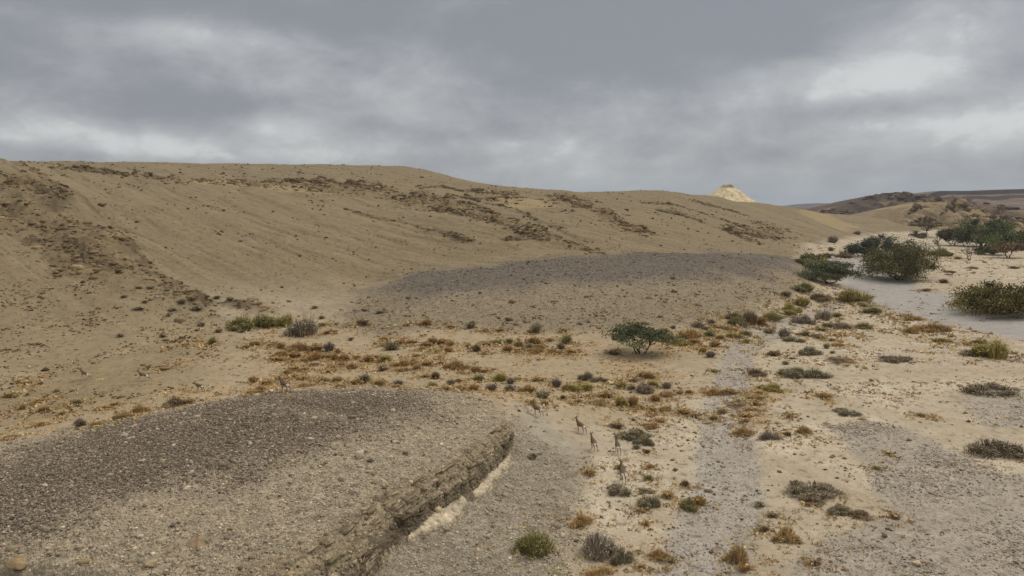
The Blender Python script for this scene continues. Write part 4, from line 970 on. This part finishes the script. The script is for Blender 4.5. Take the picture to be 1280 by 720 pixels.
stuff_obj('ground_litter', [litter()], M_LEAF, 'fine dry litter and thumb sized dead tufts dotted over the flats', 'litter')
# ------------------------------------------------------------------ trees: each an empty with trunk and crown
def limb(a, b, lr, wob=.08, n=5, sag=0.0):
    a, b = np.asarray(a, float), np.asarray(b, float); L_ = np.linalg.norm(b-a); t = np.linspace(0, 1, n)[:, None]
    p = a + (b-a)*t; p[1:-1] += lr.normal(size=(n-2, 3))*L_*wob; p[:, 2] += sag*L_*np.sin(np.pi*t[:, 0]); return p
def tree(name, label, u, v, wpx, hpx, style, seed, leaf=.2, nleaf=9000, colr=None, alt=None, group=None, stems=3, dens=1.0, cat='tree', off=(0, 0)):
    lr = np.random.default_rng(5000+seed); p = hit(u, v, Z); D = p[1]; W_, H = wpx*D/FPX, hpx*D/FPX
    base = np.array([p[0], p[1]+W_*.25, 0.]); base[2] = sample(Z, base[0:1], base[1:2])[0]
    root = bpy.data.objects.new(name, None); COL.objects.link(root); root.location = base; root.empty_display_size = .5
    tag(root, label, cat, group)
    R_ = W_*.5; paths = []; tips = []
    colr = lin(84, 89, 58) if colr is None else colr; alt = lin(117, 112, 74) if alt is None else alt
    r0 = max(.06, .028*H)*{'umbrella': 1.5, 'snag': 1.0}.get(style, 1)
    for s in range(stems):
        a = 2*np.pi*(s+lr.uniform(-.3, .3))/stems; out_ = {'acacia': .28, 'umbrella': .10, 'dome': .3, 'snag': .25}[style]
        fork = np.array([math.cos(a)*R_*out_*lr.uniform(.7, 1.2), math.sin(a)*R_*out_, H*{'acacia': .36, 'umbrella': .5, 'dome': .16, 'snag': .35}[style]*lr.uniform(.8, 1.15)])
        foot = np.array([math.cos(a)*r0*1.6, math.sin(a)*r0*1.6, -.15])
        paths.append((limb(foot, fork, lr, .07, 5), np.linspace(r0, r0*.7, 5)))
        nb = {'acacia': 6, 'umbrella': 9, 'dome': 6, 'snag': 5}[style]
        for b in range(nb):
            a2 = a + lr.uniform(-1.5, 1.5) if stems > 1 else lr.uniform(0, 6.283)
            q = math.sqrt(lr.uniform(.05, 1))
            if style == 'umbrella': tz = H*lr.uniform(.84, .97) - .10*H*q*q
            elif style == 'dome': tz = H*(.05 + .90*math.sqrt(max(0, 1-q*q*.90))*lr.uniform(.12, 1.0))
            elif style == 'snag': tz = H*lr.uniform(.5, 1.0); q *= .8
            else: tz = H*(.42 + .5*math.sqrt(max(0, 1-q*q*.9))*lr.uniform(.55, 1.02))
            tip = np.array([math.cos(a2)*q*R_*.90, math.sin(a2)*q*R_*.86, tz])
            midp = fork*.5 + tip*.5; midp[2] += H*.05
            paths.append((limb(fork, tip, lr, .07, 5, .06), np.linspace(r0*.62, r0*.12, 5)))
            for c in range(3 if style != 'snag' else 4):
                t2 = tip + lr.normal(size=3)*np.array([R_*.2, R_*.2, H*.07])
                paths.append((limb(midp if c % 2 else tip*.8+fork*.2, t2, lr, .1, 3), np.linspace(r0*.3, r0*.06, 3)))
                tips.append(t2)
            tips.append(tip)
    v_, f_ = tubes(paths)
    bc = lin(74, 62, 50) if style != 'snag' else lin(84, 72, 62)
    link('trunk', mesh_np('trunk', v_, f_, M_BARK, np.clip(np.broadcast_to(bc, v_.shape)*(1+.15*lr.normal(size=(len(v_), 1))), .01, .5), True), root)
    if nleaf:
        tips = np.array(tips); tips = tips[tips[:, 2] > H*.08]
        k = lr.integers(0, len(tips), nleaf); tone = np.exp(lr.normal(0, .34, len(tips)))
        sz = {'acacia': (.17, .085), 'umbrella': (.2, .035), 'dome': (.17, .11), 'snag': (.1, .1)}[style]
        d = lr.normal(size=(nleaf, 3)); d /= np.linalg.norm(d, axis=1)[:, None]; d *= lr.uniform(.2, 1.15, nleaf)[:, None]
        rr_ = lr.uniform(.45, 1.55, len(tips))[k][:, None]
        P_ = tips[k] + d*np.array([R_*sz[0]*1.6, R_*sz[0]*1.6, H*sz[1]*1.5])*rr_*dens
        ok = P_[:, 2] > .03*H; P_, kk = P_[ok], k[ok]
        cc = cvar(len(P_), colr, lr, .22, alt, .28)*tone[kk][:, None]
        v2, f2, c2 = leaves(P_, leaf*lr.uniform(.6, 1.4, len(P_)), np.clip(cc, .012, .4), lr, 1.9, .25)
        link('crown', mesh_np('crown', v2, f2, M_LEAF, c2), root)
    PLACED.append((root, 'T', u, v-hpx*.5, wpx, hpx)); return root
AC = 'acacias along the wash'
GN, GN2 = lin(102, 106, 78), lin(132, 128, 92)
tree('acacia_tree', 'lone grey green acacia with several bare stems on the open sandy flat', 803, 446, 82, 37, 'acacia', 1, .085, 12000, lin(108, 111, 78), lin(132, 126, 90), AC, 4, .85)
tree('acacia_tree', 'bushy green acacia leaning over the near bank of the grey wash', 1042, 358, 68, 31, 'dome', 2, .13, 16000, GN, GN2, AC, 3)
tree('acacia_tree', 'small olive acacia directly behind the one on the near wash bank', 1022, 337, 34, 21, 'dome', 3, .14, 7500, lin(118, 110, 68), lin(132, 118, 73), AC, 3)
tree('acacia_tree', 'dark round acacia left of the biggest tree across the wash', 1082, 321, 42, 23, 'dome', 4, .2, 12000, lin(80, 86, 68), lin(100, 99, 73), AC, 2)
tree('acacia_tree', 'dark acacia rising just behind the round one across the wash', 1107, 315, 36, 25, 'dome', 5, .2, 12000, lin(87, 92, 71), lin(107, 105, 73), AC, 2, 1.1)
tree('acacia_tree', 'biggest and widest acacia, crown reaching the ground beside the wash', 1136, 352, 88, 53, 'dome', 6, .15, 25000, lin(106, 102, 68), lin(127, 113, 76), AC, 5)
tree('acacia_tree', 'flat topped umbrella acacia in front of the rocky spur', 1164, 297, 36, 18, 'umbrella', 7, .35, 4200, lin(100, 94, 64), lin(116, 105, 68), AC, 1)
tree('acacia_tree', 'low brownish acacia left of the umbrella acacia', 1151, 298, 20, 11, 'dome', 8, .35, 2000, lin(123, 105, 74), lin(127, 108, 73), AC, 2)
tree('acacia_tree', 'dark spreading acacia right of the umbrella acacia with visible trunks', 1197, 307, 42, 22, 'acacia', 9, .33, 6000, lin(93, 86, 64), lin(111, 94, 68), AC, 2, 1.1)
tree('acacia_tree', 'tall dense acacia at right under the banded mesa', 1239, 309, 64, 37, 'dome', 10, .25, 16000, lin(95, 98, 68), lin(116, 111, 71), AC, 3)
tree('acacia_tree', 'small mushroom shaped acacia in front of the tall dense one', 1246, 319, 34, 18, 'dome', 11, .2, 7000, lin(95, 92, 64), lin(111, 99, 68), AC, 2, 1.0)
tree('acacia_tree', 'green acacia touching the right edge behind the twiggy one', 1276, 312, 64, 34, 'dome', 12, .25, 14000, lin(93, 102, 64), lin(116, 118, 71), AC, 3)
tree('acacia_tree', 'sparse twiggy acacia at the right edge with bare lower stems', 1266, 323, 34, 21, 'acacia', 13, .25, 2800, lin(123, 105, 77), lin(130, 108, 78), AC, 4, 1.0)
tree('acacia_tree', 'wide low green tree at the right edge beside the far wash bank', 1268, 397, 104, 50, 'dome', 14, .12, 20000, lin(110, 102, 63), lin(136, 118, 68), AC, 5)
tree('dead_tree', 'bare dead snag with broken branches on the pale sand', 1215, 326, 28, 20, 'snag', 15, .2, 0, None, None, None, 3)
tree('sapling', 'leafless thin sapling right of the biggest acacia', 1175, 312, 16, 15, 'snag', 16, .2, 120, lin(96, 84, 66), None, None, 1)

# ------------------------------------------------------------------ gazelles: one continuous skinned body each, horns, ears and tail as parts
def skin_mesh(name, verts, edges, radii, root=0):
    me = bpy.data.meshes.new(name); me.from_pydata([tuple(x) for x in verts], edges, []); ob = bpy.data.objects.new(name, me); COL.objects.link(ob)
    sk = ob.modifiers.new('skin', 'SKIN'); sk.use_smooth_shade = True
    for i, r in enumerate(radii):
        sv = me.skin_vertices[0].data[i]; sv.radius = r if isinstance(r, tuple) else (r, r); sv.use_root = (i == root)
    sb = ob.modifiers.new('sub', 'SUBSURF'); sb.levels = 1; sb.render_levels = 1
    dg = bpy.context.evaluated_depsgraph_get(); ev = ob.evaluated_get(dg)
    res = bpy.data.meshes.new_from_object(ev); bpy.data.objects.remove(ob); bpy.data.meshes.remove(me); return res
def gazelle_body(pose):
    V_ = [(0, -.34, .66), (0, -.06, .63), (0, .24, .65)]; R_ = [.145, .155, .16]; E_ = [(0, 1), (1, 2)]
    def chain(start, pts, rad):
        prev = start
        for q, r in zip(pts, rad):
            V_.append(q); R_.append(r); E_.append((prev, len(V_)-1)); prev = len(V_)-1
        return prev
    nk = {'walk': [(0, .37, .79), (0, .44, .94), (0, .47, 1.06)], 'run': [(0, .42, .78), (0, .54, .90), (0, .62, 1.0)], 'down': [(0, .44, .70), (0, .60, .72), (0, .72, .74)]}[pose]
    hd = chain(2, nk, [.10, .068, .068])
    h0 = np.array(nk[-1]); chain(hd, [tuple(h0+np.array([0, .10, -.02])), tuple(h0+np.array([0, .20, -.07]))], [.048, .026])
    for s in (-1, 1):
        if pose == 'run':
            fl = [(s*.085, .30, .50), (s*.07, .42+.05*s, .38), (s*.06, .54+.06*s, .25), (s*.06, .60+.06*s, .18)]
            hl = [(s*.09, -.38, .52), (s*.09, -.44, .40), (s*.08, -.62+.05*s, .34), (s*.07, -.78+.05*s, .20), (s*.07, -.82, .15)]
        else:
            st = .07*s if pose == 'walk' else .03*s
            fl = [(s*.085, .25, .50), (s*.08, .25+st, .31), (s*.08, .25+st*1.5, .08), (s*.08, .29+st*1.5, .015)]
            hl = [(s*.09, -.36, .54), (s*.09, -.28-st*.6, .43), (s*.08, -.44-st, .28), (s*.08, -.40-st*1.4, .07), (s*.08, -.37-st*1.4, .015)]
        chain(2, fl, [.06, .026, .018, .02]); chain(0, hl, [.085, .052, .024, .018, .02])
    me = skin_mesh('gazelle', V_, E_, R_)
    n = len(me.vertices); co = np.empty(n*3, np.float32); me.vertices.foreach_get('co', co); co = co.reshape(-1, 3)
    c = np.broadcast_to(lin(114, 95, 71), (n, 3)).copy(); x, y, z = co.T
    fl_ = sstep(.60, .56, z)*sstep(.50, .54, z); c = mix3(c, lin(70, 52, 38), fl_*(np.abs(y) < .34)*.8)
    c = mix3(c, lin(225, 215, 198), sstep(.545, .50, z)*(np.abs(y) < .34)*(np.abs(x) < .13)*(z > .40)); c = mix3(c, lin(232, 224, 208), sstep(-.36, -.40, y)*sstep(.40, .46, z)*(z < .79))
    c = mix3(c, lin(150, 126, 94), sstep(.40, .30, z)*.7)
    a = me.color_attributes.new('tint', 'FLOAT_COLOR', 'POINT'); d = np.ones((n, 4), np.float32); d[:, :3] = c; a.data.foreach_set('color', d.ravel())
    me.materials.append(M_HIDE); return me, h0
GB = {}
def gazelle(u, v, heading, pose, label, scale=1.0):
    if pose not in GB:
        me, h0 = gazelle_body(pose); ps = []
        for s in (-1, 1):
            t = np.linspace(0, 1, 7)[:, None]; b = h0 + np.array([s*.028, -.01, .05])
            pts = b + np.concatenate([s*(.05*t+.03*np.sin(t*3)), -.12*np.sin(t*2.0), .27*t], 1)
            vv, ff = tubes([(pts, np.linspace(.015, .004, 7))], 6)
            ps.append(('horn', mesh_np('horn', vv, ff, M_HIDE, np.broadcast_to(lin(52, 44, 38), vv.shape), True)))
            e = h0 + np.array([s*.05, -.02, .03]); pts = e + np.concatenate([s*.12*t, -.05*t, .05*t], 1)
            vv, ff = tubes([(pts, .028*np.sin(np.linspace(.5, 3.0, 7))+.002)], 6)
            ps.append(('ear', mesh_np('ear', vv, ff, M_HIDE, np.broadcast_to(lin(150, 122, 90), vv.shape), True)))
        t = np.linspace(0, 1, 5)[:, None]; pts = np.array([0, -.45, .70]) + np.concatenate([0*t, -.05*np.sin(t*2.5)-.02*t, -.17*t], 1)
        vv, ff = tubes([(pts, np.array([.02, .02, .024, .02, .006]))], 6)
        ps.append(('tail', mesh_np('tail', vv, ff, M_HIDE, np.broadcast_to(lin(40, 34, 30), vv.shape), True))); GB[pose] = (me, ps)
    me, ps = GB[pose]; p = hit(u, v, Z)
    root = bpy.data.objects.new('gazelle', None); COL.objects.link(root); root.location = p; root.rotation_euler = (0, 0, math.radians(heading)); root.scale = (scale*.72,)*3
    tag(root, label, 'gazelle', 'gazelles scattering from the camera'); link('body', me, root)
    for nm, m in ps: link(nm, m, root)
    PLACED.append((root, 'A', u, v-10, 14, 20))
gazelle(672, 520, 48, 'walk', 'gazelle of the right herd nearest the foreground terrace nose', 1.0)
gazelle(726, 541, 42, 'walk', 'gazelle turned left with white rump, second from the terrace nose', 1.0)
gazelle(742, 563, 16, 'walk', 'gazelle in the middle of the right herd seen from behind', 1.0)
gazelle(772, 567, 8, 'walk', 'gazelle just left of the arched dark shrub, walking straight away', 1.0)
gazelle(778, 602, 3, 'walk', 'nearest gazelle, lowest of the right herd, with broad white rump', 1.06)
gazelle(107, 474, 70, 'run', 'gazelle running across the left slope, furthest left of all', 1.0)
gazelle(180, 476, 82, 'run', 'gazelle at full stretch, second from the left on the slope', 1.0)
gazelle(250, 490, 66, 'down', 'gazelle with lowered head, third from the left above the dry grass', 1.0)
gazelle(356, 490, 58, 'walk', 'gazelle among rusty tufts behind the rim of the dark terrace', 1.0)

# ------------------------------------------------------------------ labels of the remaining shrubs: kind, size, and the landmark each grows next to
LAND = [('lone acacia on the flat', 803, 430), ('big grey leafless bush', 379, 408), ('olive bush pair', 310, 402), ('very dark bush behind the terrace rim', 454, 474), ('grey green bush on the rusty flat', 489, 432),
        ('dark upright bush by the far terrace', 670, 410), ('right gazelle herd', 750, 560), ('rounded bush in the wash', 1072, 370), ('biggest acacia', 1136, 330), ('long dark mat', 1010, 467), ('round bush at bottom centre', 675, 682),
        ('sprawling hump shrub', 752, 690), ('wide pale straw clump', 987, 670), ('nearly black shrub', 1255, 560), ('yellow patch below the lone acacia', 795, 495), ('largest tan grass clump', 865, 418), ('tallest brown terrace bush', 938, 398),
        ('rocky gully on the left', 200, 365), ('running gazelles on the left slope', 140, 470), ('left end of the terrace rim', 40, 545), ('dead snag', 1219, 318), ('right edge bush below the wash', 1256, 440), ('acacia on the near wash bank', 1042, 345),
        ('neat yellow cushion', 968, 484), ('twig mat on the right sand', 1022, 614), ('cream stone on the terrace rim', 572, 488), ('olive bush on the channel bank', 861, 630), ('rusty gazelle by the terrace rim', 356, 482)]
ORD = ['nearest', 'second nearest', 'third nearest', 'fourth nearest', 'fifth nearest', 'sixth nearest', 'seventh nearest', 'eighth nearest', 'ninth nearest', 'tenth nearest', 'eleventh nearest', 'twelfth nearest', 'thirteenth nearest', 'fourteenth nearest']
buckets = {}
for it in PLACED:
    o, kind, u, v, w, h = it
    if kind in 'TA': continue
    sp = SPECIAL.get((kind, u))
    if sp: o['label'] = sp; continue
    k = min(range(len(LAND)), key=lambda i: math.hypot(LAND[i][1]-u, 1.6*(LAND[i][2]-v)))
    dx_, dy_ = u-LAND[k][1], v-LAND[k][2]
    side = ('left of' if dx_ < 0 else 'right of') if abs(dx_) > abs(dy_)*1.3 else ('above' if dy_ < 0 else 'below')
    buckets.setdefault((kind, k, side), []).append((math.hypot(dx_, dy_), w, o))
for (kind, k, side), lst in buckets.items():
    lst.sort(key=lambda q: q[0])
    for i, (d, w, o) in enumerate(lst):
        base = KIND[kind][1]; 
        o['label'] = f'{base} {side} the {LAND[k][0]}' if len(lst) == 1 else f'{base}, {ORD[min(i, 13)]} {side} the {LAND[k][0]}'
